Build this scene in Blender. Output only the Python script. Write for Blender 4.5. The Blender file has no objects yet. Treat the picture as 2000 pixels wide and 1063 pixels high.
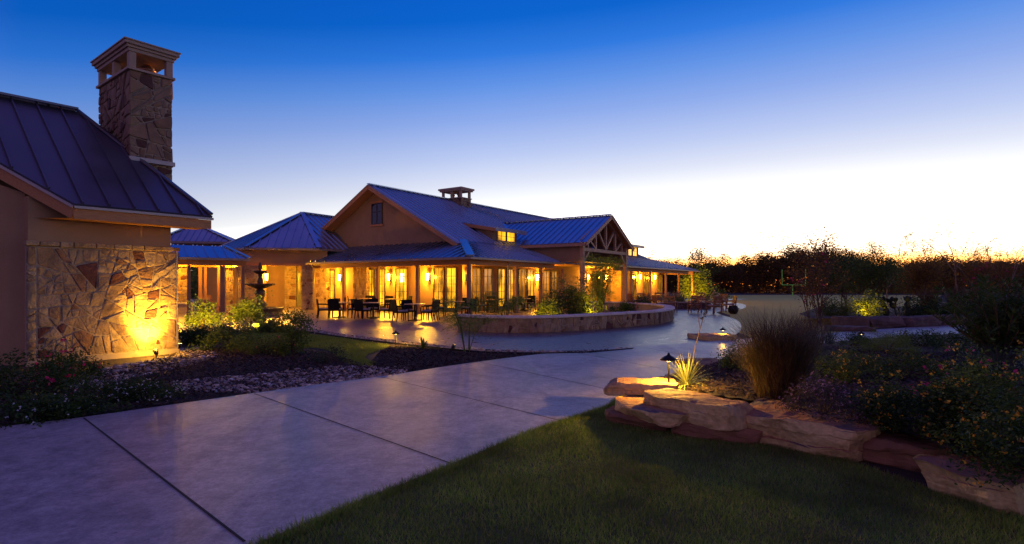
import bpy, math, random
import numpy as np
from mathutils import Vector, Matrix, noise
R = math.radians
random.seed(7); rng = np.random.default_rng(11)
SC = bpy.context.scene; C = SC.collection
# ------------------------------------------------------------------ camera
F, H, HZ = 1100.0, 1.6, 556.0          # focal length in photo pixels, eye height, horizon row
cam = bpy.data.objects.new('camera', bpy.data.cameras.new('camera')); C.objects.link(cam)
cam.location = (0, 0, H); cam.rotation_euler = (R(90), 0, 0)
cam.data.sensor_width = 36; cam.data.lens = 36*F/2000; cam.data.shift_y = (HZ-531.5)/2000
cam.data.clip_start = .1; cam.data.clip_end = 2000
SC.camera = cam
SC.view_settings.view_transform = 'Standard'; SC.view_settings.look = 'None'
SC.view_settings.exposure = 0.0; SC.view_settings.gamma = 1.0
SC.render.engine = 'CYCLES'
SC.cycles.use_denoising = True
SC.cycles.max_bounces = 6; SC.cycles.diffuse_bounces = 3; SC.cycles.glossy_bounces = 3
SC.cycles.transparent_max_bounces = 6; SC.cycles.sample_clamp_indirect = 4.0; SC.cycles.sample_clamp_direct = 0
# ------------------------------------------------------------------ dusk sky
SUN_AZ = R(29)                          # clockwise from +Y
world = bpy.data.worlds.new('World'); SC.world = world; world.use_nodes = True
wt = world.node_tree; wt.nodes.clear()
def wn(t, **k):
    n = wt.nodes.new(t)
    for a, b in k.items(): setattr(n, a, b)
    return n
def wl(a, b): wt.links.new(a, b)
def wmath(op, a, b=None, clamp=False):
    n = wn('ShaderNodeMath', operation=op, use_clamp=clamp)
    for i, v in enumerate((a, b)):
        if v is None: continue
        if isinstance(v, (int, float)): n.inputs[i].default_value = v
        else: wl(v, n.inputs[i])
    return n.outputs[0]
tc = wn('ShaderNodeTexCoord')
sep = wn('ShaderNodeSeparateXYZ'); wl(tc.outputs['Generated'], sep.inputs[0])
elev = wmath('MULTIPLY', wmath('ARCSINE', sep.outputs[2]), 180/math.pi)
hlen = wmath('SQRT', wmath('ADD', wmath('MULTIPLY', sep.outputs[0], sep.outputs[0]), wmath('ADD', wmath('MULTIPLY', sep.outputs[1], sep.outputs[1]), 1e-6)))
cosd = wmath('DIVIDE', wmath('ADD', wmath('MULTIPLY', sep.outputs[0], math.sin(SUN_AZ)), wmath('MULTIPLY', sep.outputs[1], math.cos(SUN_AZ))), hlen)
delta = wmath('MULTIPLY', wmath('ARCCOSINE', wmath('MINIMUM', wmath('MAXIMUM', cosd, -1.0), 1.0)), 180/math.pi)
eeff = wmath('ADD', wmath('MAXIMUM', elev, 0.0), wmath('MULTIPLY', wmath('MULTIPLY', delta, delta), .0013))
ramp = wn('ShaderNodeValToRGB'); wl(wmath('DIVIDE', eeff, 100.0), ramp.inputs[0])
stops = [(0, (5.2, 1.2, .08)), (1.3, (4.8, 1.4, .12)), (2.3, (4.4, 1.9, .5)), (3.1, (3.6, 2.6, 1.7)), (7, (2.2, 2.1, 1.95)), (9.3, (1.05, 1.06, 1.08)), (11.5, (.74, .79, .95)), (14, (.50, .60, .90)),
         (17.5, (.27, .41, .84)), (20.5, (.125, .30, .80)), (23.5, (.025, .19, .74)), (26.5, (.001, .125, .62)), (33, (.001, .09, .56)), (46, (.01, .07, .50)), (62, (.055, .065, .40)), (80, (.13, .08, .32)), (100, (.15, .08, .28))]
cr = ramp.color_ramp; cr.interpolation = 'LINEAR'
for i, (p, c) in enumerate(stops):
    e = cr.elements[i] if i < 2 else cr.elements.new(p/100)
    e.position = p/100; e.color = (*c, 1)
cr.elements[0].position = 0
# dimmer towards the side away from the glow, with the rosy belt opposite the sunset
fall = wn('ShaderNodeMapRange'); wl(delta, fall.inputs[0])
fall.inputs[1].default_value = 32; fall.inputs[2].default_value = 62; fall.inputs[3].default_value = 1; fall.inputs[4].default_value = .84
sc1 = wn('ShaderNodeVectorMath', operation='SCALE'); wl(ramp.outputs[0], sc1.inputs[0]); wl(fall.outputs[0], sc1.inputs['Scale'])
belt = wmath('MULTIPLY', wmath('SUBTRACT', 1.0, wmath('DIVIDE', wmath('MAXIMUM', elev, 0.0), 55.0), clamp=True),
             wmath('DIVIDE', wmath('SUBTRACT', delta, 70.0), 60.0, clamp=True), clamp=True)
pink = wn('ShaderNodeVectorMath', operation='SCALE'); pink.inputs[0].default_value = (.36, .165, .06); wl(belt, pink.inputs['Scale'])
add1 = wn('ShaderNodeVectorMath', operation='ADD'); wl(sc1.outputs[0], add1.inputs[0]); wl(pink.outputs[0], add1.inputs[1])
sky = wn('ShaderNodeTexSky'); sky.sky_type = 'NISHITA'; sky.sun_disc = False
sky.sun_elevation = R(.8); sky.sun_rotation = SUN_AZ
sc2 = wn('ShaderNodeVectorMath', operation='SCALE'); wl(sky.outputs[0], sc2.inputs[0]); sc2.inputs['Scale'].default_value = .004
add2 = wn('ShaderNodeVectorMath', operation='ADD'); wl(add1.outputs[0], add2.inputs[0]); wl(sc2.outputs[0], add2.inputs[1])
bg = wn('ShaderNodeBackground'); wl(add2.outputs[0], bg.inputs[0]); bg.inputs[1].default_value = 1.0
sun = bpy.data.objects.new('sun', bpy.data.lights.new('sun', 'SUN')); C.objects.link(sun)        # the last of the sun, down behind the wood
sun.data.energy = 4.0; sun.data.color = (1, .42, .09); sun.data.angle = R(.5)
_e = R(.8); sun.rotation_euler = Vector((-math.sin(SUN_AZ)*math.cos(_e), -math.cos(SUN_AZ)*math.cos(_e), -math.sin(_e))).to_track_quat('-Z', 'Y').to_euler()
wo = wn('ShaderNodeOutputWorld'); wl(bg.outputs[0], wo.inputs[0])
# ------------------------------------------------------------------ pixel <-> world helpers (photo survey)
def G(px, py, z=0.0):
    D = (H-z)*F/(py-HZ); return Vector(((px-1000)/F*D, D, z))
def P(px, py, D): return Vector(((px-1000)/F*D, D, H+(HZ-py)/F*D))
def PZ(px, D, z=0.0): return Vector(((px-1000)/F*D, D, z))
# ------------------------------------------------------------------ materials
def newmat(name):
    m = bpy.data.materials.new(name); m.use_nodes = True
    t = m.node_tree; b = t.nodes['Principled BSDF']; return m, t, b
def nd(t, typ, ins=None, **k):
    n = t.nodes.new(typ)
    for a, v in k.items(): setattr(n, a, v)
    for a, v in (ins or {}).items():
        if hasattr(v, 'is_output'): t.links.new(v, n.inputs[a])
        else: n.inputs[a].default_value = v
    return n
def ramp_node(t, fac, stops, interp='LINEAR'):
    n = t.nodes.new('ShaderNodeValToRGB'); t.links.new(fac, n.inputs[0]); n.color_ramp.interpolation = interp
    el = n.color_ramp.elements
    for i, (p, c) in enumerate(stops):
        e = el[i] if i < 2 else el.new(p)
        e.position = p; e.color = (*c, 1)
    return n.outputs[0]
def coords(t, kind='Object'): return t.nodes.new('ShaderNodeTexCoord').outputs[kind]
def mixc(t, fac, a, b, mode='MIX'):
    n = t.nodes.new('ShaderNodeMix'); n.data_type = 'RGBA'; n.blend_type = mode
    for i, v in ((0, fac), (6, a), (7, b)):
        if hasattr(v, 'is_output'): t.links.new(v, n.inputs[i])
        elif i == 0: n.inputs[0].default_value = v
        else: n.inputs[i].default_value = (*v, 1)
    return n.outputs[2]
def bump(t, b, height, strength=.3, dist=.02):
    n = nd(t, 'ShaderNodeBump', {'Strength': strength, 'Distance': dist, 'Height': height}); t.links.new(n.outputs[0], b.inputs['Normal'])
def noisy(name, c1, c2, scale=4, rough=.8, bscale=None, bstr=.2, metal=0, detail=6, rvar=0, spec=.5, stretch=None):
    m, t, b = newmat(name); co = coords(t)
    if stretch: co = nd(t, 'ShaderNodeMapping', {'Vector': co, 'Scale': stretch}).outputs[0]
    n = nd(t, 'ShaderNodeTexNoise', {'Vector': co, 'Scale': scale, 'Detail': detail, 'Roughness': .6})
    col = ramp_node(t, n.outputs[0], [(.3, c1), (.7, c2)]); t.links.new(col, b.inputs['Base Color'])
    b.inputs['Roughness'].default_value = rough; b.inputs['Metallic'].default_value = metal; b.inputs['Specular IOR Level'].default_value = spec
    if rvar:
        mr = nd(t, 'ShaderNodeMapRange', {0: n.outputs[0], 1: .3, 2: .7, 3: rough-rvar, 4: rough+rvar}); t.links.new(mr.outputs[0], b.inputs['Roughness'])
    if bscale:
        n2 = nd(t, 'ShaderNodeTexNoise', {'Vector': co, 'Scale': bscale, 'Detail': 5}); bump(t, b, n2.outputs[0], bstr)
    return m
def island(name, cols, rough=.85, bscale=None, bstr=.4, var=.35, vscale=6, transl=0, spec=.4, bdist=.02):
    """each loose piece (a stone, a pebble, a leaf) takes its own colour from the list"""
    m, t, b = newmat(name)
    g = t.nodes.new('ShaderNodeNewGeometry')
    k = len(cols)
    col = ramp_node(t, g.outputs['Random Per Island'], [(i/k, c) for i, c in enumerate(cols)], 'CONSTANT')
    if var:
        n = nd(t, 'ShaderNodeTexNoise', {'Vector': coords(t), 'Scale': vscale, 'Detail': 5})
        f = ramp_node(t, n.outputs[0], [(.25, (1-var,)*3), (.75, (1+var,)*3)]); col = mixc(t, 1.0, col, f, 'MULTIPLY')
    t.links.new(col, b.inputs['Base Color']); b.inputs['Roughness'].default_value = rough; b.inputs['Specular IOR Level'].default_value = spec
    if bscale:
        n2 = nd(t, 'ShaderNodeTexNoise', {'Vector': coords(t), 'Scale': bscale, 'Detail': 9, 'Roughness': .62, 'Distortion': .5}); bump(t, b, n2.outputs[0], bstr, bdist)
    if transl:
        tr = nd(t, 'ShaderNodeBsdfTranslucent', {'Color': col}); mx = nd(t, 'ShaderNodeMixShader', {0: transl})
        t.links.new(b.outputs[0], mx.inputs[1]); t.links.new(tr.outputs[0], mx.inputs[2])
        t.links.new(mx.outputs[0], t.nodes['Material Output'].inputs[0])
    return m
def emit(name, col, strength):
    m, t, b = newmat(name); b.inputs['Base Color'].default_value = (*col, 1)
    b.inputs['Emission Color'].default_value = (*col, 1); b.inputs['Emission Strength'].default_value = strength; return m
M = {}
M['stucco'] = noisy('stucco', (.27, .16, .072), (.34, .20, .095), 1.3, .9, 90, .25)
M['stucco_lodge'] = noisy('stucco_lodge', (.31, .185, .085), (.39, .24, .12), .9, .9, 70, .3)
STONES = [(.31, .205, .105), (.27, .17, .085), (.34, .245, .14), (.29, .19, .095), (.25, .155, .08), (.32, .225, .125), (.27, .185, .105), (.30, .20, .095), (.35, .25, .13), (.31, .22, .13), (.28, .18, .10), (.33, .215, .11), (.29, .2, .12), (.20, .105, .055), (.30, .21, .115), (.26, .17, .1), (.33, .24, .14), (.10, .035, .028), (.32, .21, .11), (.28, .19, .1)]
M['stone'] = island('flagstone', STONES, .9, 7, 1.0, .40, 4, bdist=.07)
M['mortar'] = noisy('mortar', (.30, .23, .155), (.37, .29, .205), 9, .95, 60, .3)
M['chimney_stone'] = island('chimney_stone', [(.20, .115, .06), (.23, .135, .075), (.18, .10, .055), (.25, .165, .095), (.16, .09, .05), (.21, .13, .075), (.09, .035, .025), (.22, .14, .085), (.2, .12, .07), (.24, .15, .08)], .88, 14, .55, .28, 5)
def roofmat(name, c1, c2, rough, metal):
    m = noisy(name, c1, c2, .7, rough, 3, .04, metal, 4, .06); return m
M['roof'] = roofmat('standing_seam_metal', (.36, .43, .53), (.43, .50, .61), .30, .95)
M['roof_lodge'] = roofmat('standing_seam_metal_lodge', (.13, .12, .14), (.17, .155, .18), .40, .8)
M['drip'] = noisy('painted_drip_edge', (.34, .29, .26), (.40, .34, .30), 3, .5, None, 0, .2)
M['gutter'] = noisy('bronze_gutter', (.24, .18, .13), (.30, .23, .17), 3, .5, None, 0, .2)
def woodmat(name, c1, c2, rough=.6, sc=(2, 2, 18)):
    return noisy(name, c1, c2, 3, rough, 20, .15, 0, 8, 0, .4, sc)
M['cedar'] = woodmat('cedar', (.34, .14, .045), (.48, .22, .075), .6, (3, 14, 14))
M['cedar_post'] = woodmat('cedar_post', (.22, .10, .05), (.34, .17, .085), .65, (12, 12, 1.2))
M['truss'] = woodmat('truss_timber', (.36, .20, .11), (.46, .27, .16), .65, (3, 9, 9))
M['teak'] = woodmat('teak', (.17, .06, .025), (.27, .10, .04), .5, (6, 6, 6))
M['trim'] = noisy('cast_stone_trim', (.30, .20, .135), (.36, .25, .17), 5, .8, 40, .1)
M['limestone'] = noisy('limestone_cap', (.50, .42, .37), (.60, .52, .46), 4, .75, 40, .15)
M['wicker'] = noisy('dark_wicker', (.006, .004, .003), (.012, .009, .008), 60, .7, 120, .4, 0, 6, 0, .15)
M['cushion'] = noisy('cushion', (.32, .24, .24), (.38, .29, .29), 20, .9, 90, .2)
M['tabletop'] = noisy('tabletop', (.42, .28, .16), (.5, .34, .2), 10, .35)
M['black_metal'] = noisy('black_metal', (.012, .011, .010), (.02, .018, .016), 12, .45, None, 0, .6)
M['copper'] = noisy('copper_flue', (.35, .18, .10), (.45, .24, .13), 6, .4, None, 0, .9)
M['bronze'] = noisy('fountain_bronze', (.05, .028, .018), (.085, .05, .03), 7, .5, 30, .4, .1)
M['water'] = noisy('fountain_water', (.01, .012, .015), (.015, .02, .025), 4, .05, 18, .1)
M['dark_frame'] = noisy('dark_window_frame', (.035, .022, .016), (.05, .032, .022), 9, .5)
M['pale_frame'] = noisy('green_grey_door', (.16, .15, .09), (.2, .19, .12), 9, .5)
M['interior_dark'] = noisy('dark_glass', (.01, .009, .012), (.02, .018, .022), 3, .08)
M['goal_green'] = noisy('lime_paint', (.22, .80, .06), (.28, .88, .10), 5, .45)
M['fire_stone'] = island('fire_pit_stone', [(.09, .05, .045), (.12, .07, .06), (.07, .045, .05), (.15, .09, .07)], .85, 14, .5)
def glassglow(name, tint, s, bands, blinds=0.0):
    """a lit room behind glass: the room's own light, its curtains and furniture as broad uneven shapes"""
    m, t, b = newmat(name); co = coords(t)
    mp = nd(t, 'ShaderNodeMapping', {'Vector': co, 'Scale': (1, 1, .55)})
    n = nd(t, 'ShaderNodeTexNoise', {'Vector': mp.outputs[0], 'Scale': bands, 'Detail': 3})
    f = ramp_node(t, n.outputs[0], [(.32, (.16,)*3), (.45, (.7,)*3), (.62, (1.45,)*3)])
    col = mixc(t, 1.0, tint, f, 'MULTIPLY')
    if blinds:
        w = nd(t, 'ShaderNodeTexWave', {'Vector': co, 'Scale': 4.2, 'Distortion': .2}, wave_type='BANDS', bands_direction='Z')
        col = mixc(t, 1.0, col, ramp_node(t, w.outputs[0], [(.2, (1-blinds,)*3), (.8, (1.1,)*3)]), 'MULTIPLY')
    t.links.new(col, b.inputs['Emission Color']); b.inputs['Emission Strength'].default_value = s
    b.inputs['Base Color'].default_value = (.02, .015, .01, 1); b.inputs['Roughness'].default_value = .1
    return m
M['pane'] = glassglow('lit_pane', (1, .38, .012), 1.0, 2.6)
M['pane_bright'] = glassglow('bright_pane', (1, .45, .015), 1.5, 1.6)
M['pane_blind'] = glassglow('blind_pane', (1, .32, .008), .5, 1.4, .5)
M['pane_dim'] = glassglow('dim_pane', (.8, .28, .01), .35, 2.0)
M['lamp_glass'] = emit('lamp_glass', (1, .60, .10), 34)
M['lamp_small'] = emit('path_lamp_glass', (1, .66, .16), 14)
M['screen'] = emit('tv_screen', (.75, .85, 1), 1.1)
def concrete():
    m, t, b = newmat('brushed_concrete'); co = coords(t)
    st = nd(t, 'ShaderNodeMapping', {'Vector': co, 'Scale': (1, .38, 1), 'Rotation': (0, 0, R(-38))}).outputs[0]      # sweeps of the trowel and of the tyres
    n1 = nd(t, 'ShaderNodeTexNoise', {'Vector': st, 'Scale': .9, 'Detail': 9, 'Roughness': .66, 'Distortion': .7})
    n2 = nd(t, 'ShaderNodeTexNoise', {'Vector': co, 'Scale': 3.2, 'Detail': 8, 'Roughness': .75})
    n3 = nd(t, 'ShaderNodeTexNoise', {'Vector': co, 'Scale': 60, 'Detail': 4})
    n4 = nd(t, 'ShaderNodeTexNoise', {'Vector': st, 'Scale': .42, 'Detail': 5, 'Roughness': .6})
    c = ramp_node(t, n1.outputs[0], [(.30, (.13, .105, .10)), (.42, (.32, .27, .25)), (.52, (.42, .355, .33)), (.60, (.34, .285, .265)), (.74, (.56, .48, .45))])
    c = mixc(t, .8, c, ramp_node(t, n2.outputs[0], [(.3, (.5,)*3), (.65, (1.2,)*3)]), 'MULTIPLY')
    c = mixc(t, .6, c, ramp_node(t, n3.outputs[0], [(.3, (.65,)*3), (.7, (1.2,)*3)]), 'MULTIPLY')
    n5 = nd(t, 'ShaderNodeTexNoise', {'Vector': co, 'Scale': 17, 'Detail': 6, 'Roughness': .7})
    c = mixc(t, .7, c, ramp_node(t, n5.outputs[0], [(.32, (.6,)*3), (.66, (1.25,)*3)]), 'MULTIPLY')
    c = mixc(t, ramp_node(t, n4.outputs[0], [(.60, (0,)*3), (.70, (.65,)*3)]), c, (.10, .083, .083))
    v = nd(t, 'ShaderNodeTexVoronoi', {'Vector': co, 'Scale': 5.5, 'Randomness': 1.0})        # small drips and gum spots
    c = mixc(t, ramp_node(t, v.outputs['Distance'], [(.028, (.75,)*3), (.06, (0,)*3)]), c, (.11, .095, .09))
    t.links.new(c, b.inputs['Base Color'])
    rr = nd(t, 'ShaderNodeMapRange', {0: n1.outputs[0], 1: .3, 2: .7, 3: .34, 4: .54}); t.links.new(rr.outputs[0], b.inputs['Roughness'])
    bump(t, b, n3.outputs[0], .12, .01); return m
M['concrete'] = concrete()
M['joint'] = noisy('joint', (.018, .014, .014), (.035, .028, .028), 8, .95)
def stamped():
    m, t, b = newmat('stamped_concrete'); co = coords(t)
    wv = nd(t, 'ShaderNodeTexNoise', {'Vector': co, 'Scale': 1.6, 'Detail': 3})
    sh = nd(t, 'ShaderNodeVectorMath', {0: co, 1: wv.outputs['Color']}, operation='ADD')
    v = nd(t, 'ShaderNodeTexVoronoi', {'Vector': sh.outputs[0], 'Scale': 1.7}, feature='DISTANCE_TO_EDGE')
    vc = nd(t, 'ShaderNodeTexVoronoi', {'Vector': sh.outputs[0], 'Scale': 1.7})
    n = nd(t, 'ShaderNodeTexNoise', {'Vector': co, 'Scale': 3.6, 'Detail': 8, 'Roughness': .7})
    c = ramp_node(t, n.outputs[0], [(.3, (.075, .052, .048)), (.7, (.22, .165, .15))])
    c = mixc(t, .4, c, ramp_node(t, nd(t, 'ShaderNodeSeparateColor', {0: vc.outputs['Color']}).outputs[0], [(0, (.65,)*3), (1, (1.2,)*3)]), 'MULTIPLY')
    e = ramp_node(t, v.outputs['Distance'], [(.008, (1,)*3), (.03, (0,)*3)])
    c = mixc(t, e, c, (.07, .055, .055)); t.links.new(c, b.inputs['Base Color'])
    rr = nd(t, 'ShaderNodeMapRange', {0: n.outputs[0], 1: .3, 2: .7, 3: .22, 4: .46}); t.links.new(rr.outputs[0], b.inputs['Roughness'])
    hh = nd(t, 'ShaderNodeMath', {0: n.outputs[0], 1: v.outputs['Distance']}, operation='ADD')
    bump(t, b, hh.outputs[0], .35, .04); return m
M['patio'] = stamped()
M['soil'] = noisy('mulch_soil', (.018, .010, .007), (.045, .026, .018), 14, .95, 40, .9, 0, 8)
M['lawn'] = noisy('lawn_turf', (.05, .055, .014), (.12, .13, .03), 2.6, .95, 60, .8, 0, 8)
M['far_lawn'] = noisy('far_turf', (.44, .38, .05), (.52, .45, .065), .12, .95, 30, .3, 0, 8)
M['grass'] = island('grass_blade', [(.15, .26, .03), (.19, .30, .04), (.24, .32, .05), (.12, .22, .025), (.32, .31, .09)], .6, None, 0, .55, 1.6, .45)
M['lit_grass'] = island('side_grass_blade', [(.15, .22, .025), (.19, .26, .03), (.23, .28, .04), (.16, .22, .03)], .6, None, 0, .2, .8, .3)
M['mulch'] = island('mulch_chip', [(.04, .022, .014), (.07, .04, .025), (.025, .015, .011), (.10, .06, .04), (.05, .03, .02)], .9, None, 0, 0)
M['rock'] = island('river_rock', [(.36, .27, .20), (.45, .36, .28), (.24, .16, .11), (.38, .23, .14), (.55, .48, .42), (.2, .17, .16), (.40, .32, .24), (.30, .24, .22)], .75, 30, .3, .2, 12)
def boulder_mat():
    m, t, b = newmat('sandstone_boulder'); co = coords(t)
    n = nd(t, 'ShaderNodeTexNoise', {'Vector': co, 'Scale': 1.7, 'Detail': 7, 'Roughness': .62, 'Distortion': .6})
    n2 = nd(t, 'ShaderNodeTexNoise', {'Vector': co, 'Scale': 22, 'Detail': 7})
    g = t.nodes.new('ShaderNodeNewGeometry'); nz = nd(t, 'ShaderNodeSeparateXYZ', {0: g.outputs['True Normal']})
    side = ramp_node(t, n.outputs[0], [(.26, (.27, .10, .03)), (.38, (.54, .35, .12)), (.62, (.68, .50, .20)), (.8, (.58, .39, .14))])
    top = ramp_node(t, n.outputs[0], [(.36, (.30, .12, .05)), (.52, (.34, .17, .08)), (.60, (.12, .095, .085)), (.8, (.15, .12, .10))])   # upward faces turn darker, red to grey
    f = ramp_node(t, nz.outputs[2], [(.45, (0,)*3), (.8, (1,)*3)]); c = mixc(t, f, side, top)
    c = mixc(t, .6, c, ramp_node(t, n2.outputs[0], [(.3, (.6,)*3), (.7, (1.2,)*3)]), 'MULTIPLY')
    t.links.new(c, b.inputs['Base Color']); b.inputs['Roughness'].default_value = .88
    bump(t, b, n2.outputs[0], .8, .03); return m
M['boulder'] = boulder_mat()
M['red_boulder'] = noisy('red_sandstone', (.12, .05, .025), (.32, .155, .07), 2.2, .9, 18, .8, 0, 8)
M['dark_boulder'] = noisy('weathered_sandstone', (.06, .04, .036), (.17, .105, .08), 2.6, .9, 18, .8, 0, 8)
M['bark'] = noisy('bark', (.05, .03, .02), (.11, .07, .045), 6, .95, 20, .6)
M['pale_bark'] = noisy('pale_bark', (.16, .11, .07), (.24, .17, .11), 6, .95, 20, .4)
def leaf(name, *cols, tr=.35): M[name] = island(name, list(cols), .6, None, 0, 0, 1, tr, .3)
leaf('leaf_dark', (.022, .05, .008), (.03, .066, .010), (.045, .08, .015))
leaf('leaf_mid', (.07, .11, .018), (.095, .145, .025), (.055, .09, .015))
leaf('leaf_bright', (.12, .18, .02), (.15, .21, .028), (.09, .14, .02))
leaf('leaf_blue', (.02, .035, .022), (.03, .05, .03), (.04, .06, .038))
leaf('leaf_autumn', (.20, .09, .02), (.14, .075, .02), (.26, .11, .022), (.09, .06, .02), tr=.6)
leaf('leaf_wood', (.20, .10, .022), (.13, .075, .02), (.28, .13, .025), (.10, .07, .02), tr=.65)
leaf('leaf_tan', (.11, .065, .03), (.16, .10, .045), (.08, .05, .02), (.06, .05, .02), tr=.3)
leaf('leaf_grey', (.06, .055, .05), (.08, .06, .075), (.05, .05, .04))
leaf('yucca_leaf', (.30, .33, .12), (.36, .38, .16), (.24, .27, .09), tr=.3)
leaf('plume', (.42, .33, .24), (.5, .4, .3))
leaf('petal_pink', (.55, .03, .13), (.65, .06, .18), (.45, .02, .08))
leaf('petal_yellow', (.65, .34, .03), (.7, .42, .05), (.6, .25, .02))
leaf('petal_white', (.75, .74, .78), (.65, .66, .75))
leaf('petal_mauve', (.30, .16, .32), (.38, .22, .36), (.22, .12, .24))
# ------------------------------------------------------------------ mesh helpers
def tag(o, label=None, cat=None, group=None, kind=None):
    for k, v in (('label', label), ('category', cat), ('group', group), ('kind', kind)):
        if v: o[k] = v
    return o
def empty(name, loc=(0, 0, 0), rz=0.0, label=None, cat=None, group=None):
    o = bpy.data.objects.new(name, None); C.objects.link(o); o.location = loc; o.rotation_euler = (0, 0, rz); o.empty_display_size = .2
    return tag(o, label, cat, group)
class MB:
    def __init__(s): s.v = []; s.f = []; s.mi = []
    def add(s, vs, fs, mi=0):
        k = len(s.v); s.v += [tuple(v) for v in vs]; s.f += [tuple(i+k for i in f) for f in fs]; s.mi += [mi]*len(fs); return s
    def box(s, c, size, rz=0.0, mi=0, mat=None):
        x, y, z = [a/2 for a in size]; co, si = math.cos(rz), math.sin(rz); vs = []
        for dz in (-z, z):
            for dx, dy in ((-x, -y), (x, -y), (x, y), (-x, y)):
                p = Vector((dx*co-dy*si, dx*si+dy*co, dz))
                if mat: p = mat @ Vector((dx, dy, dz))
                vs.append((c[0]+p[0], c[1]+p[1], c[2]+p[2]))
        return s.add(vs, [(0, 3, 2, 1), (4, 5, 6, 7), (0, 1, 5, 4), (1, 2, 6, 5), (2, 3, 7, 6), (3, 0, 4, 7)], mi)
    def span(s, lo, hi, mi=0):
        return s.box([(a+b)/2 for a, b in zip(lo, hi)], [abs(b-a) for a, b in zip(lo, hi)], 0, mi)
    def beam(s, a, b, w, h, mi=0, up=(0, 0, 1)):
        a, b = Vector(a), Vector(b); d = (b-a); L = d.length; d.normalize(); x = d.cross(Vector(up))
        if x.length < 1e-4: x = d.cross(Vector((0, 1, 0)))
        x.normalize(); z = x.cross(d); vs = []
        for p in (a, b):
            for i, j in ((-1, -1), (1, -1), (1, 1), (-1, 1)): vs.append(p+x*(i*w/2)+z*(j*h/2))
        return s.add(vs, [(0, 1, 2, 3), (7, 6, 5, 4), (0, 4, 5, 1), (1, 5, 6, 2), (2, 6, 7, 3), (3, 7, 4, 0)], mi)
    def tube(s, pts, rad, n=8, mi=0, cap=True):
        pts = [Vector(p) for p in pts]; m = len(pts); rad = rad if isinstance(rad, (list, tuple)) else [rad]*m
        vs = []; fs = []; ref = None
        for i, p in enumerate(pts):
            d = (pts[min(i+1, m-1)]-pts[max(i-1, 0)]).normalized()
            if ref is None: ref = d.cross(Vector((0, 0, 1))) if abs(d.z) < .9 else d.cross(Vector((1, 0, 0)))
            x = (ref-d*ref.dot(d)).normalized(); y = d.cross(x); ref = x
            for k in range(n):
                a = 2*math.pi*k/n; vs.append(p+x*(math.cos(a)*rad[i])+y*(math.sin(a)*rad[i]))
        for i in range(m-1):
            for k in range(n): fs.append((i*n+k, i*n+(k+1) % n, (i+1)*n+(k+1) % n, (i+1)*n+k))
        if cap: fs += [tuple(range(n))[::-1], tuple(range((m-1)*n, m*n))]
        return s.add(vs, fs, mi)
    def lathe(s, prof, c=(0, 0, 0), n=24, mi=0):
        vs = []; fs = []; m = len(prof)
        for r, z in prof:
            for k in range(n):
                a = 2*math.pi*k/n; vs.append((c[0]+r*math.cos(a), c[1]+r*math.sin(a), c[2]+z))
        for i in range(m-1):
            for k in range(n): fs.append((i*n+k, i*n+(k+1) % n, (i+1)*n+(k+1) % n, (i+1)*n+k))
        if prof[0][0] > 1e-5: fs.append(tuple(range(n))[::-1])
        if prof[-1][0] > 1e-5: fs.append(tuple(range((m-1)*n, m*n)))
        return s.add(vs, fs, mi)
    def prism(s, poly, z0, z1, mi=0):
        n = len(poly); vs = [(p[0], p[1], z0) for p in poly]+[(p[0], p[1], z1) for p in poly]
        fs = [tuple(range(n))[::-1], tuple(range(n, 2*n))]+[(i, (i+1) % n, n+(i+1) % n, n+i) for i in range(n)]
        return s.add(vs, fs, mi)
    def build(s, name, mats, parent=None, smooth=False, bevel=0):
        me = bpy.data.meshes.new(name); me.from_pydata(s.v, [], s.f); me.validate()
        for m in (mats if isinstance(mats, (list, tuple)) else [mats]): me.materials.append(M[m] if isinstance(m, str) else m)
        if len(me.polygons) == len(s.mi): me.polygons.foreach_set('material_index', s.mi)
        if smooth: me.polygons.foreach_set('use_smooth', [True]*len(me.polygons))
        me.update()
        o = bpy.data.objects.new(name, me); C.objects.link(o)
        if parent: o.parent = parent
        if bevel:
            b = o.modifiers.new('bevel', 'BEVEL'); b.width = bevel; b.segments = 2; b.limit_method = 'ANGLE'
        return o
def npmesh(name, V, k, mat, parent=None, mats=None, mi=None):
    """V: (n, k, 3) array, n separate k-gons"""
    n = len(V); me = bpy.data.meshes.new(name)
    me.vertices.add(n*k); me.vertices.foreach_set('co', np.ascontiguousarray(V, dtype=np.float32).ravel())
    me.loops.add(n*k); me.loops.foreach_set('vertex_index', np.arange(n*k, dtype=np.int32))
    me.polygons.add(n); me.polygons.foreach_set('loop_start', np.arange(0, n*k, k, dtype=np.int32))
    try: me.polygons.foreach_set('loop_total', np.full(n, k, dtype=np.int32))
    except Exception: pass
    for m_ in (mats or [mat]): me.materials.append(M[m_])
    if mi is not None: me.polygons.foreach_set('material_index', np.asarray(mi, dtype=np.int32))
    me.update(calc_edges=True); me.validate()
    o = bpy.data.objects.new(name, me); C.objects.link(o)
    if parent: o.parent = parent
    return o
def inpoly(x, y, poly):
    r = np.zeros(len(x), bool); n = len(poly)
    for i in range(n):
        x1, y1 = poly[i][0], poly[i][1]; x2, y2 = poly[(i+1) % n][0], poly[(i+1) % n][1]
        c = ((y1 > y) != (y2 > y)); xi = (x2-x1)*(y-y1)/((y2-y1) if y2 != y1 else 1e-9)+x1; r ^= c & (x < xi)
    return r
def scatter(poly, n):
    xs = [p[0] for p in poly]; ys = [p[1] for p in poly]; out = np.zeros((0, 2))
    while len(out) < n:
        x = rng.uniform(min(xs), max(xs), n*2); y = rng.uniform(min(ys), max(ys), n*2); k = inpoly(x, y, poly); out = np.vstack([out, np.stack([x[k], y[k]], 1)])
    return out[:n]
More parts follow.
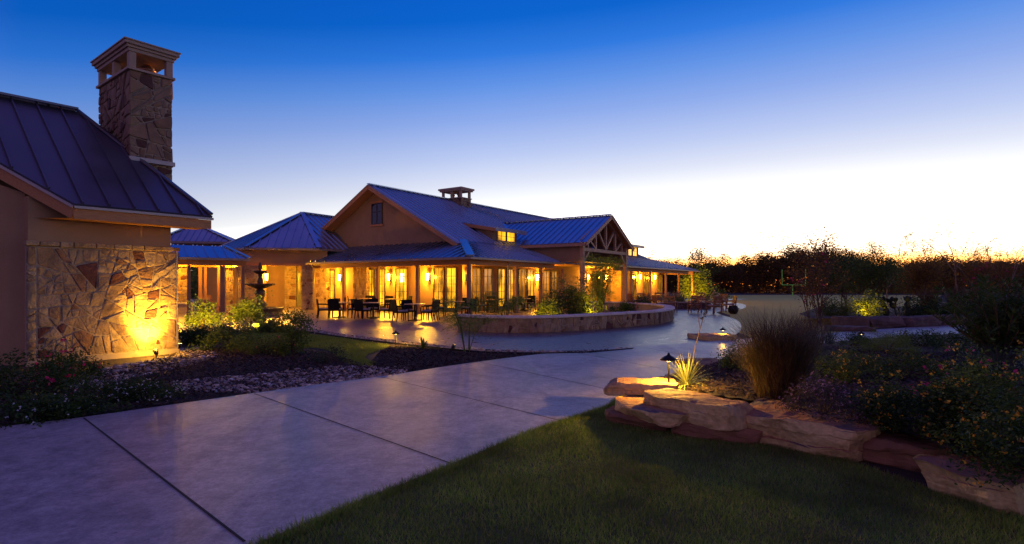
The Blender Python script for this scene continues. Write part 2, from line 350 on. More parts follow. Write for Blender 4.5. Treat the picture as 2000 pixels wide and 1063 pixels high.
def smooth_poly(pts, sub=4, closed=False):
    pts = [Vector(p) for p in pts]; out = []; n = len(pts); rngi = n if closed else n-1
    g = lambda i: pts[i % n] if closed else pts[max(0, min(n-1, i))]
    for i in range(rngi):
        a, b, c, d = g(i-1), g(i), g(i+1), g(i+2)
        for k in range(sub):
            t = k/sub; out.append(.5*((2*b)+(c-a)*t+(2*a-5*b+4*c-d)*t*t+(3*b-a-3*c+d)*t**3))
    if not closed: out.append(pts[-1])
    return out
def sheet(name, poly, z, mat, thick=None):
    import bmesh
    bm = bmesh.new(); vs = [bm.verts.new((p[0], p[1], z)) for p in poly]; f = bm.faces.new(vs); f.normal_update()
    if f.normal.z < 0: f.normal_flip()
    if thick:
        r = bmesh.ops.extrude_face_region(bm, geom=[f])
        bmesh.ops.translate(bm, verts=[v for v in r['geom'] if isinstance(v, bmesh.types.BMVert)], vec=(0, 0, -thick)) if False else None
    bmesh.ops.triangulate(bm, faces=bm.faces[:])
    me = bpy.data.meshes.new(name); bm.to_mesh(me); bm.free(); me.materials.append(M[mat])
    o = bpy.data.objects.new(name, me); C.objects.link(o); return o
def clip(poly, a, b, c):
    """keep a*x+b*y<=c"""
    out = []
    for i in range(len(poly)):
        p, q = poly[i], poly[(i+1) % len(poly)]; dp = a*p[0]+b*p[1]-c; dq = a*q[0]+b*q[1]-c
        if dp <= 0: out.append(p)
        if (dp < 0 < dq) or (dq < 0 < dp):
            t = dp/(dp-dq); out.append((p[0]+(q[0]-p[0])*t, p[1]+(q[1]-p[1])*t))
    return out
def flagstones(mb, w, h, n, f, gap=.022, depth=.03, seed=1, mi=0, outline=None):
    """irregular stones on a w x h face; f(a, b, d) maps face coordinates to 3D"""
    r = random.Random(seed); outline = outline or [(0, 0), (w, 0), (w, h), (0, h)]
    def area(q): return abs(sum(q[i][0]*q[(i+1) % len(q)][1]-q[(i+1) % len(q)][0]*q[i][1] for i in range(len(q))))/2
    todo = [list(outline)]; cells = []; goal = w*h/n
    while todo:                                                # split the face again and again into angular pieces
        q = todo.pop(); A = area(q)
        if A < goal*r.choice((.4, .7, 1.1, 1.8, 3.0)): cells.append(q); continue
        xs = [a[0] for a in q]; ys = [a[1] for a in q]; k = r.uniform(.36, .64); cx = min(xs)+(max(xs)-min(xs))*(k if max(xs)-min(xs) > max(ys)-min(ys) else r.uniform(.42, .58)); cy = min(ys)+(max(ys)-min(ys))*(k if max(ys)-min(ys) >= max(xs)-min(xs) else r.uniform(.42, .58))
        th = (0 if (max(xs)-min(xs)) > (max(ys)-min(ys))*.95 else math.pi/2)+r.gauss(0, .34); nx, ny = math.cos(th), math.sin(th); c0 = cx*nx+cy*ny
        p1, p2 = clip(q, nx, ny, c0), clip(q, -nx, -ny, -c0)
        if len(p1) < 3 or len(p2) < 3: cells.append(q); continue
        todo += [p1, p2]
    for cell in cells:
        poly = list(cell); sg = 1 if sum(cell[i][0]*cell[(i+1) % len(cell)][1]-cell[(i+1) % len(cell)][0]*cell[i][1] for i in range(len(cell))) > 0 else -1
        for i in range(len(cell)):
            pa, pb = cell[i], cell[(i+1) % len(cell)]; L = math.dist(pa, pb)
            if L < 1e-6: continue
            nx, ny = sg*(pb[1]-pa[1])/L, -sg*(pb[0]-pa[0])/L; poly = clip(poly, nx, ny, nx*pa[0]+ny*pa[1]-gap/2)
            if len(poly) < 3: break
        if len(poly) < 3: continue
        # knock off the sharp corners
        cut = []
        for i in range(len(poly)):
            pp, p0, pn = poly[i-1], poly[i], poly[(i+1) % len(poly)]; d1, d2 = math.dist(pp, p0), math.dist(p0, pn); t1, t2 = min(.3, r.uniform(.01, .035)/max(d1, .01)), min(.3, r.uniform(.01, .035)/max(d2, .01))
            cut += [(p0[0]+(pp[0]-p0[0])*t1, p0[1]+(pp[1]-p0[1])*t1), (p0[0]+(pn[0]-p0[0])*t2, p0[1]+(pn[1]-p0[1])*t2)]
        poly = cut
        # subdivide and roughen the outline, keeping it irregular but inside its joint
        ring = []
        for a in range(len(poly)):
            pa, pb = poly[a], poly[(a+1) % len(poly)]; ring += [(pa[0], pa[1]), ((pa[0]+pb[0])/2, (pa[1]+pb[1])/2)]
        cx = sum(a[0] for a in ring)/len(ring); cy = sum(a[1] for a in ring)/len(ring)
        ring = [(cx+(a[0]-cx)*(1-r.uniform(0, .04)), cy+(a[1]-cy)*(1-r.uniform(0, .04))) for a in ring]
        d = depth*r.uniform(.55, 1.25); tx, ty = r.uniform(-.07, .07), r.uniform(-.07, .07); m = len(ring)
        sz = max(.05, min(math.dist(a, (cx, cy)) for a in ring)); ins = 1-min(.3, .011/sz)
        vs = [f(a[0], a[1], 0) for a in ring]+[f(a[0], a[1], d*.7) for a in ring]
        vs += [f(cx+(a[0]-cx)*ins, cy+(a[1]-cy)*ins, d+tx*(a[0]-cx)+ty*(a[1]-cy)) for a in ring]
        vs += [f(cx+r.uniform(-.2, .2)*sz, cy+r.uniform(-.2, .2)*sz, d+r.uniform(-.006, .012))]
        fs = []
        for k in range(m):
            l = (k+1) % m; fs += [(k, l, m+l, m+k), (m+k, m+l, 2*m+l, 2*m+k), (2*m+k, 2*m+l, 3*m)]
        mb.add(vs, fs, mi)
    return mb
def roof_panel(mb, poly, spacing=.45, rib=.06, ribw=.045, thick=.05, off=.0):
    """a standing-seam plane: poly is a planar 3D outline whose first edge is the eave"""
    poly = [Vector(p) for p in poly]; a = (poly[1]-poly[0]).normalized(); n = None
    for i in range(2, len(poly)):
        c = a.cross(poly[i]-poly[0])
        if c.length > 1e-3: n = c.normalized(); break
    if n.z < 0: n = -n
    b = n.cross(a)
    if b.z < 0: b = -b
    k = len(poly); top = [p for p in poly]; bot = [p-n*thick for p in poly]
    order = list(range(k)); 
    mb.add(top+bot, [tuple(order), tuple(k+i for i in reversed(order))]+[(i, k+i, k+(i+1) % k, (i+1) % k) for i in range(k)])
    q = [((p-poly[0]).dot(a), (p-poly[0]).dot(b)) for p in poly]; lo = min(x for x, _ in q); hi = max(x for x, _ in q)
    x = lo+spacing*.5+off
    while x < hi:
        ys = []
        for i in range(k):
            (x1, y1), (x2, y2) = q[i], q[(i+1) % k]
            if (x1 > x) != (x2 > x): ys.append(y1+(y2-y1)*(x-x1)/(x2-x1))
        ys.sort()
        for y1, y2 in zip(ys[::2], ys[1::2]):
            if y2-y1 > .1: mb.beam(poly[0]+a*x+b*(y1+.003)+n*(rib/2), poly[0]+a*x+b*(y2-.003)+n*(rib/2), ribw, rib, 0, n)
        x += spacing
def capstrip(mb, a, b, w=.26, h=.05, up=(0, 0, 1)): mb.beam(Vector(a)+Vector((0, 0, .05)), Vector(b)+Vector((0, 0, .05)), w, h)
def lamp_light(parent, loc, kind, energy, col=(1, .50, .05), radius=.08, aim=None, cone=None, blend=.5):
    l = bpy.data.lights.new('bulb', kind); l.energy = energy; l.color = col; l.shadow_soft_size = radius
    o = bpy.data.objects.new('bulb', l); C.objects.link(o)
    if kind == 'SPOT': l.spot_size = R(cone or 90); l.spot_blend = blend
    if parent: o.parent = parent
    o.location = loc
    if aim is not None: o.rotation_euler = Vector(aim).to_track_quat('-Z', 'Y').to_euler()
    return o
def copy_tree(o, parent=None):
    c = o.copy(); C.objects.link(c)
    if parent: c.parent = parent
    for ch in list(o.children): copy_tree(ch, c)
    return c
# ================================================================== GROUND
def Gs(pts, z=0.0): return [G(x, y, z) for x, y in pts]
tag(sheet('ground', [(-400, -60), (400, -60), (400, 500), (-400, 500)], 0, 'soil'), kind='structure')
path_left = [(-700, 960), (-300, 886), (0, 838), (165, 818), (500, 770), (760, 735), (910, 712), (1060, 693), (1200, 682), (1330, 673), (1440, 664), (1600, 653), (1740, 643), (1860, 636), (2100, 620), (2500, 606)]
path_right = [(2500, 640), (2100, 652), (1860, 662), (1740, 668), (1640, 674), (1540, 684), (1450, 698), (1380, 712), (1300, 738), (1215, 775), (1180, 798), (1060, 836), (880, 912), (700, 984), (515, 1063), (260, 1180), (0, 1330)]
PL = smooth_poly(Gs(path_left), 4); PR = smooth_poly(Gs(path_right), 4)
pathpoly = PL+PR
pm = sheet('concrete_path', pathpoly, .022, 'concrete'); tag(pm, kind='structure')
pj = MB()                                                      # tooled joints, and the slab's earth edge
def joint(a, b, w=.016):
    a, b = G(*a), G(*b); d = (b-a); n = Vector((-d.y, d.x, 0)).normalized()*w/2
    pj.add([(p.x, p.y, .0255) for p in (a-n, b-n, b+n, a+n)], [(0, 1, 2, 3)])
joint((163, 820), (478, 1066), .02); joint((496, 772), (882, 911)); joint((744, 739), (1096, 826)); joint((938, 710), (1180, 762)); joint((1120, 690), (1290, 722)); joint((1255, 680), (1372, 702))
joint((642, 826), (446, 880), .004); joint((1490, 663), (1560, 682)); joint((1700, 647), (1800, 664)); joint((1000, 775), (880, 826), .003)
o = pj.build('path_joint', 'joint'); tag(o, kind='structure')
pe = MB()
for L in (PL, PR):
    for a, b in zip(L[:-1], L[1:]): pe.add([(a.x, a.y, .0215), (b.x, b.y, .0215), (b.x, b.y, -.05), (a.x, a.y, -.05)], [(0, 1, 2, 3)])
tag(pe.build('path_edge', 'concrete'), kind='structure')
# stamped patio: its garden edge, its round end by the fire pit, and the floor under the porches
edge = Gs([(330, 672), (470, 645), (540, 640), (605, 643), (662, 652), (742, 662), (832, 672), (932, 682), (1040, 686), (1150, 685), (1250, 679)])
arc = Gs([(1330, 673), (1390, 667), (1432, 657), (1448, 642), (1440, 626), (1405, 614), (1404, 609), (1452, 603), (1450, 594), (1400, 588)])
patio = smooth_poly(edge, 4)+smooth_poly(arc, 4)+[Vector(p) for p in ((26, 62, 0), (10, 64, 0), (-12, 50, 0), (-30, 50, 0), (-30, 30, 0), (-22, 20, 0))]
tag(sheet('stamped_patio', patio, .012, 'patio'), kind='structure')
kb = MB(); ke = smooth_poly(Gs([(560, 646), (605, 650), (662, 659), (742, 669), (832, 679), (932, 689), (1040, 692), (1150, 690), (1235, 683)]), 4)
for a, b in zip(ke[:-1], ke[1:]): kb.beam((a.x, a.y, .015), (b.x, b.y, .015), .025, .06)
tag(kb.build('garden_edging', 'black_metal'), 'thin dark garden edging between the pebble strip and the lawn', 'edging')
lawn = smooth_poly(Gs([(463, 652), (495, 647), (547, 647), (592, 652), (662, 661), (732, 671), (762, 676), (743, 685), (715, 695), (717, 704), (738, 712), (715, 716), (676, 712), (660, 699), (637, 684), (592, 680), (519, 684), (476, 672)]), 3, True)
tag(sheet('side_lawn', lawn, .008, 'lawn'), kind='structure')
flawn = [G(*p) for p in ((1392, 604), (1425, 616), (1438, 648), (1475, 664), (1600, 654), (1720, 640), (1800, 600))]+[PZ(1840, 84), PZ(1560, 88), PZ(1385, 84), PZ(1350, 62)]
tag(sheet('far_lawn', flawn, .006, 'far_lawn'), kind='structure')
glawn = smooth_poly(Gs([(515, 1064), (700, 984), (880, 912), (1060, 836), (1165, 803), (1215, 806), (1300, 838), (1420, 858), (1560, 872), (1690, 912), (1800, 950), (1930, 992), (2060, 1030)]), 2)+[Vector((5.2, 2.2, 0)), Vector((2, 1.2, 0)), Vector((-.6, 2.2, 0))]
tag(sheet('front_lawn', glawn, .005, 'lawn'), kind='structure')
tag(sheet('rear_drive', [PZ(300, 52), PZ(700, 52), PZ(700, 62), PZ(300, 62)], .02, 'limestone'), kind='structure')
# ---- the right-hand bed is banked up behind its boulders
PRA = np.array([(q.x, q.y) for q in PR])
def zbed(x, y):
    x = np.atleast_1d(np.asarray(x, float)); y = np.atleast_1d(np.asarray(y, float)); d = np.full(len(x), 9.0)
    for (x1, y1), (x2, y2) in zip(PRA[:-1], PRA[1:]):
        L2 = (x2-x1)**2+(y2-y1)**2+1e-9; t = np.clip(((x-x1)*(x2-x1)+(y-y1)*(y2-y1))/L2, 0, 1); d = np.minimum(d, np.hypot(x-x1-t*(x2-x1), y-y1-t*(y2-y1)))
    t = np.clip(d/1.3, 0, 1); return .30*t*t*(3-2*t)+.015
def GB(px, py):
    z = .2
    for _ in range(14): q = G(px, py, z); z = .5*z+.5*float(zbed(q.x, q.y)[0])
    return G(px, py, z)
bedline = Gs([(1205, 782), (1300, 800), (1430, 830), (1560, 850), (1680, 885), (1800, 925), (1930, 975), (2060, 1010)])+[Vector((7.5, 4.6, 0)), Vector((12, 8, 0)), Vector((15, 14, 0))]
bedpoly = [q for q in PR if q.y < 16.6 and q.x > 1.6 and q.x < 14 and q.y > 7.2]; bedpoly = bedpoly+bedline[:]
bedpoly = [(q.x, q.y) for q in ([q for q in PR if 1.55 < q.x < 15 and q.y > 8.0])]+[(q.x, q.y) for q in bedline]
gx = np.arange(1.2, 16, .14); gy = np.arange(3.6, 20, .14); XX, YY = np.meshgrid(gx, gy, indexing='ij'); ins = inpoly(XX.ravel()+.07, YY.ravel()+.07, bedpoly).reshape(XX.shape)
ZZ = zbed(XX.ravel(), YY.ravel()).reshape(XX.shape)+np.array([noise.noise(Vector((a*3, b*3, 0)))*.018 for a, b in zip(XX.ravel(), YY.ravel())]).reshape(XX.shape); ZZ = np.maximum(ZZ, .006)
mbd = MB(); nx, ny = XX.shape; mbd.v = list(zip(XX.ravel(), YY.ravel(), ZZ.ravel()))
for i in range(nx-1):
    for j in range(ny-1):
        if ins[i, j]: mbd.f.append((i*ny+j, (i+1)*ny+j, (i+1)*ny+j+1, i*ny+j+1)); mbd.mi.append(0)
tag(mbd.build('planting_bed', 'soil', None, True), kind='structure')
# ---- grass blades
def blades(name, poly, n, h0, h1, w, mat, lean=.5, z=.005, mask=None):
    p = scatter(poly, n)
    h = rng.uniform(h0, h1, n); a = rng.uniform(0, 2*np.pi, n); l = rng.uniform(0, lean, n); b = rng.uniform(0, 2*np.pi, n)
    if True:                                                   # uneven growth
        g = np.array([noise.noise(Vector((x*1.3, y*1.3, 0))) for x, y in p]); h = h*(1+.45*g)
    dx, dy = np.cos(a)*w/2, np.sin(a)*w/2; V = np.zeros((n, 3, 3))
    V[:, 0] = np.stack([p[:, 0]-dx, p[:, 1]-dy, np.full(n, z)], 1); V[:, 1] = np.stack([p[:, 0]+dx, p[:, 1]+dy, np.full(n, z)], 1)
    V[:, 2] = np.stack([p[:, 0]+np.cos(b)*h*l, p[:, 1]+np.sin(b)*h*l, z+h], 1)
    return npmesh(name, V, 3, mat)
near = [p for p in glawn]
tag(blades('lawn_grass', near, 130000, .018, .05, .006, 'grass', 1.1), 'short dark green grass of the foreground lawn', 'grass', kind='stuff')
ed = [q for q in PR if q.y < 9.2 and q.y > 1.5]; ep = [(q.x-.02, q.y) for q in ed]+[(q.x+.12, q.y-.03) for q in reversed(ed)]
tag(blades('lawn_grass', ep, 9000, .03, .075, .006, 'grass', 1.2), 'ragged longer grass along the lawn edge at the path', 'grass', kind='stuff')
tag(blades('lawn_grass', lawn, 50000, .02, .05, .012, 'lit_grass', .7), 'lamp lit grass of the small lawn by the patio', 'grass', kind='stuff')
# ---- river rock
def rock_variants(k=6):
    import bmesh; out = []
    for i in range(k):
        bm = bmesh.new(); bmesh.ops.create_icosphere(bm, subdivisions=2, radius=1)
        o_ = Vector((i*7.3, i*3.1, i)); sx, sy, sz = 1, random.uniform(.62, .95), random.uniform(.45, .7)
        vs = []
        for v in bm.verts:
            q = v.co*(1+.30*noise.noise(v.co*1.1+o_)); vs.append((q.x*sx, q.y*sy, q.z*sz))
        fs = [[v.index for v in f.verts] for f in bm.faces]; bm.free(); out.append((np.array(vs), np.array(fs)))
    return out
RV = rock_variants()
def rocks(name, polys, n_each, s0, s1, label, layers=1.0, lift=0.0):
    V = []
    for poly, n in zip(polys, n_each):
        p = scatter(poly, n)
        for x, y in p:
            vs, fs = random.choice(RV); s = random.uniform(s0, s1)*(1.5 if random.random() < .08 else 1)
            a = random.uniform(0, 6.28); tl = random.uniform(-.4, .4); ca, sa = math.cos(a), math.sin(a)
            q = vs*s; q = np.stack([q[:, 0], q[:, 1]*math.cos(tl)-q[:, 2]*math.sin(tl), q[:, 1]*math.sin(tl)+q[:, 2]*math.cos(tl)], 1)
            q = np.stack([q[:, 0]*ca-q[:, 1]*sa+x, q[:, 0]*sa+q[:, 1]*ca+y, q[:, 2]+s*random.uniform(.1, .55)+lift], 1); V.append((q, fs))
    vv = np.vstack([v for v, _ in V]); k = 0; ff = []
    for v, f in V: ff.append(f+k); k += len(v)
    ff = np.vstack(ff); me = bpy.data.meshes.new(name); me.vertices.add(len(vv)); me.vertices.foreach_set('co', vv.astype(np.float32).ravel())
    me.loops.add(len(ff)*3); me.loops.foreach_set('vertex_index', ff.astype(np.int32).ravel()); me.polygons.add(len(ff))
    me.polygons.foreach_set('loop_start', np.arange(0, len(ff)*3, 3, dtype=np.int32))
    me.polygons.foreach_set('use_smooth', np.ones(len(ff), bool)); me.materials.append(M['rock']); me.update(calc_edges=True); me.validate()
    o = bpy.data.objects.new(name, me); C.objects.link(o); return tag(o, label, 'river rock', kind='stuff')
bedA = Gs([(95, 752), (130, 735), (190, 722), (250, 712), (345, 697), (352, 682), (400, 679), (432, 694), (385, 712), (330, 724), (270, 738), (210, 752), (150, 766)])
bedB = Gs([(330, 748), (390, 742), (520, 730), (600, 722), (678, 716), (760, 718), (800, 722), (790, 729), (700, 744), (600, 757), (500, 769), (440, 768), (350, 764)])
rocks('river_rock', [bedA], [1700], .016, .045, 'tan river rock along the foot of the stone wall')
rocks('river_rock', [bedB], [2600], .016, .042, 'grey and brown river rock in the dry creek beside the path')
st = [G(x, y) for x, y in ((560, 641), (605, 644), (662, 653), (742, 663), (832, 673), (932, 683), (1040, 687), (1150, 686), (1240, 680))]
st2 = [G(x, y) for x, y in ((1235, 683), (1150, 690), (1040, 692), (932, 689), (832, 679), (742, 669), (662, 659), (605, 650), (560, 646))]
rocks('river_rock', [st+st2], [1300], .02, .045, 'narrow strip of pale pebbles along the patio edge')
# ---- mulch chips
def chips(name, polys, ns, label, zf=None):
    V = []
    for poly, n in zip(polys, ns):
        p = scatter(poly, n); L = rng.uniform(.012, .045, n); w = rng.uniform(.004, .012, n); a = rng.uniform(0, 2*np.pi, n); z = rng.uniform(.004, .03, n); t = rng.uniform(-.6, .6, n)
        ux = np.stack([np.cos(a)*L, np.sin(a)*L, t*L], 1); uy = np.stack([-np.sin(a)*w, np.cos(a)*w, rng.uniform(-.5, .5, n)*w], 1); c = np.stack([p[:, 0], p[:, 1], z+.01+(zf(p[:, 0], p[:, 1]) if zf else 0)], 1)
        V.append(np.stack([c-ux-uy, c+ux-uy, c+ux+uy, c-ux+uy], 1))
    return tag(npmesh(name, np.vstack(V), 4, 'mulch'), label, 'mulch', kind='stuff')
bedR = [(a, b) for a, b in bedpoly if b < 12.5]
chips('mulch', [bedR], [36000], 'dark shredded mulch in the planting bed behind the boulders', zbed)
bedL = Gs([(0, 834), (0, 760), (100, 740), (250, 720), (350, 690), (480, 672), (640, 690), (720, 718), (900, 690), (1150, 692), (1200, 684), (1060, 692), (910, 711), (760, 733), (500, 768), (165, 816)])
chips('mulch', [bedL, Gs([(722, 712), (745, 687), (765, 677), (830, 682), (930, 692), (905, 708), (770, 726)])], [26000, 9000], 'dark shredded mulch between the concrete path and the lodge')
# ---- low planting bed inside the curved seat wall
tag(sheet('planter_soil', [G(1050, 640), G(1150, 630), G(1230, 622), G(1290, 612), (6.5, 28.5, 0), (6.2, 31, 0), (4.5, 31, 0), (2.0, 28, 0), (.9, 26, 0)], .02, 'soil'), kind='structure')
# ================================================================== STONE LODGE (left)
TH1 = R(38); L1 = G(348, 690); ROT1 = math.pi/2-TH1
lodge = empty('stone_lodge', L1, ROT1, 'tan stucco lodge with fieldstone veneer, metal roof and tall stone chimney', 'building')
def tolocal(p, origin, rot):
    d = Vector(p)-Vector(origin); c, s = math.cos(-rot), math.sin(-rot); return Vector((d.x*c-d.y*s, d.x*s+d.y*c, d.z))
WALLL = 2.73                                                     # veneer runs from x=-2.73 to 0 along local y=0
mb = MB(); mb.span((-WALLL+.04, .10, -.1), (-.12, 5, 3.35)); mb.span((-6.4, 3.6, -.1), (-.12, 6.2, 3.3)); mb.span((-6.4, 2.2, 3.3), (-2.0, 5.0, 5.0)); mb.build('stucco_wall', 'stucco_lodge', lodge)
# angled end wall left of the veneer
a_, b_ = tolocal(P(49, 556, 11.25), L1, ROT1), tolocal(P(-520, 556, 9.9), L1, ROT1)
d_ = (b_-a_).normalized(); n_ = Vector((-d_.y, d_.x, 0))
if n_.y < 0: n_ = -n_
q_ = [a_, b_, b_+n_*.3, a_+n_*.3]
vs = [(p.x, p.y, -.1) for p in q_]+[(p.x, p.y, zt) for p, zt in zip(q_, (3.42, 5.0, 5.0, 3.42))]
MB().add(vs, [(0, 3, 2, 1), (4, 5, 6, 7), (0, 1, 5, 4), (1, 2, 6, 5), (2, 3, 7, 6), (3, 0, 4, 7)]).build('end_wall', 'stucco_lodge', lodge)
mb = MB(); mb.span((-WALLL, .03, -.1), (0, .12, 2.36), 0); mb.span((-.09, .12, -.1), (0, 1.2, 2.36), 0); mb.span((-WALLL-.01, -.04, -.1), (0.01, .03, .10), 0)
flagstones(mb, WALLL-.2, 2.22, 105, lambda a, b, d: (-WALLL+.17+a, .03-d, .12+b), .015, .022, 5, 1)
flagstones(mb, .15, 2.3, 13, lambda a, b, d: (-WALLL+a-.005, .025-d*1.3, .06+b), .018, .05, 8, 1)
flagstones(mb, 1.2, 2.3, 40, lambda a, b, d: (d, .03+a, .06+b), .022, .03, 9, 1)
mb.build('stone_veneer', ['mortar', 'stone'], lodge)
mb = MB(); x = -WALLL-.03; r_ = random.Random(3)
while x < 0:
    l = min(r_.uniform(.16, .42), .03-x); mb.box((x+l/2, .035, 2.415), (l-.015, .19+r_.uniform(-.02, .02), .10+r_.uniform(-.02, .012)), r_.uniform(-.03, .03)); x += l
mb.build('stone_ledge', 'stone', lodge, bevel=.012)
# roof: eave on y=-.6, rake skewed over the end wall, short steep hip at the far end
EY, EZ, PT = -.6, 3.2, .77
def RP(t, w): return Vector((t, EY+w, EZ+PT*w))
E1, E0, RK, RG, RG0 = RP(.51, 0), RP(-2.13, 0), RP(-3.02-.89*1.6, 1.0+1.6), RP(-1.19, 3.5), RP(-6.2, 3.5)
mb = MB(); roof_panel(mb, [E0, E1, RG, RP(-5.5, 3.5), RP(-5.2, 3.3), RK], .455, .05, .03, .05, .10)
roof_panel(mb, [E1, Vector((.51, 6.6, EZ)), RG], .455, .05, .03, .05)
roof_panel(mb, [Vector((.51, EY+7, EZ)), Vector((-6, EY+7, EZ)), Vector((-6, EY+3.5, RG.z)), RG], .9, .05)
capstrip(mb, RG, RP(-5.6, 3.5), .28, .05); capstrip(mb, E1+Vector((-.02, .02, 0)), RG, .1, .05)
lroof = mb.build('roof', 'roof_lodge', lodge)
mb = MB()
mb.beam(E0+Vector((.0, .045, -.20)), E1+Vector((-.02, .045, -.20)), .05, .20); mb.beam(E0+Vector((.02, .05, -.2)), RK+Vector((.0, .05, -.2)), .05, .22)
mb.build('fascia', 'cedar', lodge)
mb = MB(); mb.beam(E0+Vector((0, .0, -.07)), E1+Vector((.01, .0, -.07)), .07, .05); mb.beam(E0+Vector((0, .01, -.07)), RK+Vector((0, .01, -.07)), .07, .05)
mb.build('drip_edge', 'drip', lodge)
mb = MB(); mb.add([E0+Vector((.04, .09, -.28)), E1+Vector((-.05, .09, -.28)), Vector((.46, .14, EZ-.28)), Vector((-2.6, .14, EZ-.28))], [(0, 1, 2, 3), (3, 2, 1, 0)])
s1, s2 = RK+Vector((.1, .1, -.25)), E0+Vector((.04, .09, -.28))
mb.add([s2, s1, s1+n_*1.6+Vector((0, 0, 0)), s2+n_*1.4], [(0, 1, 2, 3)]); mb.build('soffit', 'cedar', lodge)
# chimney
chim = empty('chimney', (-.59, EY+1.845, 0)); chim.parent = lodge
CW, CD, CZ0, CZ1 = .95, 2.19, 3.6, 6.74
mb = MB(); mb.span((.03, .03, CZ0), (CW-.03, CD-.03, CZ1))
flagstones(mb, CW, CZ1-CZ0, 62, lambda a, b, d: (a, .03-d, CZ0+b), .02, .035, 21, 1)
flagstones(mb, CD, CZ1-CZ0, 105, lambda a, b, d: (.03-d, CD-a, CZ0+b), .02, .035, 22, 1)
flagstones(mb, CD, CZ1-CZ0, 60, lambda a, b, d: (CW-.03+d, a, CZ0+b), .02, .03, 23, 1)
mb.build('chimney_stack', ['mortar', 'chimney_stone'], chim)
mb = MB(); mb.span((-.05, -.05, CZ1), (CW+.05, CD+.05, CZ1+.06))
for x in (.07, CW-.07):
    for y in (.07, CD/2, CD-.07): mb.span((x-.075, y-.075, CZ1+.06), (x+.075, y+.075, CZ1+.44))
mb.span((-.03, -.03, CZ1+.44), (CW+.03, CD+.03, CZ1+.52)); mb.span((-.07, -.07, CZ1+.52), (CW+.07, CD+.07, CZ1+.585)); mb.span((-.12, -.12, CZ1+.585), (CW+.12, CD+.12, CZ1+.665)); mb.span((-.145, -.145, CZ1+.665), (CW+.145, CD+.145, CZ1+.70))
mb.build('chimney_cap', 'trim', chim, bevel=.008)
mb = MB(); mb.lathe([(.13, CZ1+.06), (.13, CZ1+.22), (.19, CZ1+.23), (.19, CZ1+.27), (.13, CZ1+.28), (.15, CZ1+.33), (.10, CZ1+.36), (.10, CZ1+.38)], (CW/2+.1, .55, 0), 18); mb.build('flue_pipe', 'copper', chim, True)
mb = MB(); mb.beam((-.03, -.05, 4.61), (CW+.02, -.05, 4.61), .1, .1); mb.build('flashing', 'drip', chim)
# ground spotlight washing the veneer
def uplight(name, loc, aim, energy, cone, label, group='garden spotlights', col=(1, .50, .04), s=1.0, spill=0):
    d = Vector(aim)-Vector(loc); rz = math.atan2(d.y, d.x)
    t = empty(name, (loc[0], loc[1], 0), rz, label, 'spotlight', group); pit = math.atan2(d.z, math.hypot(d.x, d.y)); z = loc[2]; dr = Vector((math.cos(pit), 0, math.sin(pit)))
    mb = MB(); mb.tube([(0, 0, -.03), (0, 0, z)], .012*s, 6); mb.tube([Vector((0, 0, z))-dr*.07*s, Vector((0, 0, z))-dr*.03*s, Vector((0, 0, z))+dr*.06*s], [.025*s, .045*s, .052*s], 12); mb.build('housing', 'black_metal', t, True)
    mb = MB(); mb.tube([Vector((0, 0, z))+dr*.061*s, Vector((0, 0, z))+dr*.066*s], .046*s, 12); mb.build('lens', 'lamp_small', t)
    lamp_light(t, Vector((0, 0, z))+dr*.10*s, 'SPOT', energy, col, .03, dr, cone, 1.0)
    if spill: lamp_light(t, Vector((0, 0, z+.10))+dr*.12*s, 'POINT', spill, col, .05)
    return t
wp = lodge.matrix_world
def lw(p): c, s = math.cos(ROT1), math.sin(ROT1); return Vector((L1.x+p[0]*c-p[1]*s, L1.y+p[0]*s+p[1]*c, p[2]))
uplight('ground_spotlight', lw((-.66, -.55, .12)), lw((-.62, 0, .72)), 1100, 80, 'black ground spotlight in the pebbles shining up the stone wall', spill=90)
# ================================================================== CLUBHOUSE (centre)
TH2 = R(34.5); A2 = Vector((-2.06, 28, 0)); ROT2 = math.pi/2-TH2
club = empty('clubhouse', A2, ROT2, 'long low clubhouse with blue metal gable roof, wrap-around porch and lit french doors', 'building')
U2 = Vector((math.cos(ROT2), math.sin(ROT2), 0)); V2 = Vector((-math.sin(ROT2), math.cos(ROT2), 0))
def W2(s, t, z=0.0): return A2+U2*s+V2*t+Vector((0, 0, z))
def hit(px, axis, val):
    """local coordinate along the other axis where the column px meets the local plane s=val or t=val"""
    k = (px-1000)/F
    if axis == 's': p0, d = A2+U2*val, V2
    else: p0, d = A2+V2*val, U2
    return (k*p0.y-p0.x)/(d.x-k*d.y)
ZB, ZE, RT, RZ = 4.1, 3.0, 9.95, 7.9          # break line, eave, ridge position and height
def mainz(t): return RZ-(RZ-ZB)/(RT-3)*abs(RT-t) if t >= 3 else ZE+(ZB-ZE)/3*t
S0, SR, SF = 2.15, 25.5, 32.0                  # front rake, far ridge end, far break corner
TL = 2*RT-3
# roof planes
mb = MB()
roof_panel(mb, [(S0, 2.62, mainz(3)-.2), (SF, 2.62, mainz(3)-.2), (SR, RT, RZ), (S0, RT, RZ)], .46)
roof_panel(mb, [(SF, TL, ZB), (S0, TL, ZB), (S0, RT, RZ), (SR, RT, RZ)], .92)
roof_panel(mb, [(SF, 3, ZB), (SF, TL, ZB), (SR, RT, RZ)], .46)
capstrip(mb, (S0, RT, RZ), (SR, RT, RZ)); capstrip(mb, (SR, RT, RZ), (SF, 3, ZB))
mroof = mb.build('main_roof', 'roof', club)
mb = MB()
roof_panel(mb, [(0, 0, ZE), (9.4, 0, ZE), (9.4, 3, ZB), (3, 3, ZB)], .46)
roof_panel(mb, [(9.4, 0, ZE), (15.6, 0, ZE), (15.6, 3, ZB), (9.4, 3, ZB)], .46)
roof_panel(mb, [(15.6, -1, ZE), (35.5, -1, ZE), (SF, 3, ZB), (15.6, 3, ZB)], .46)
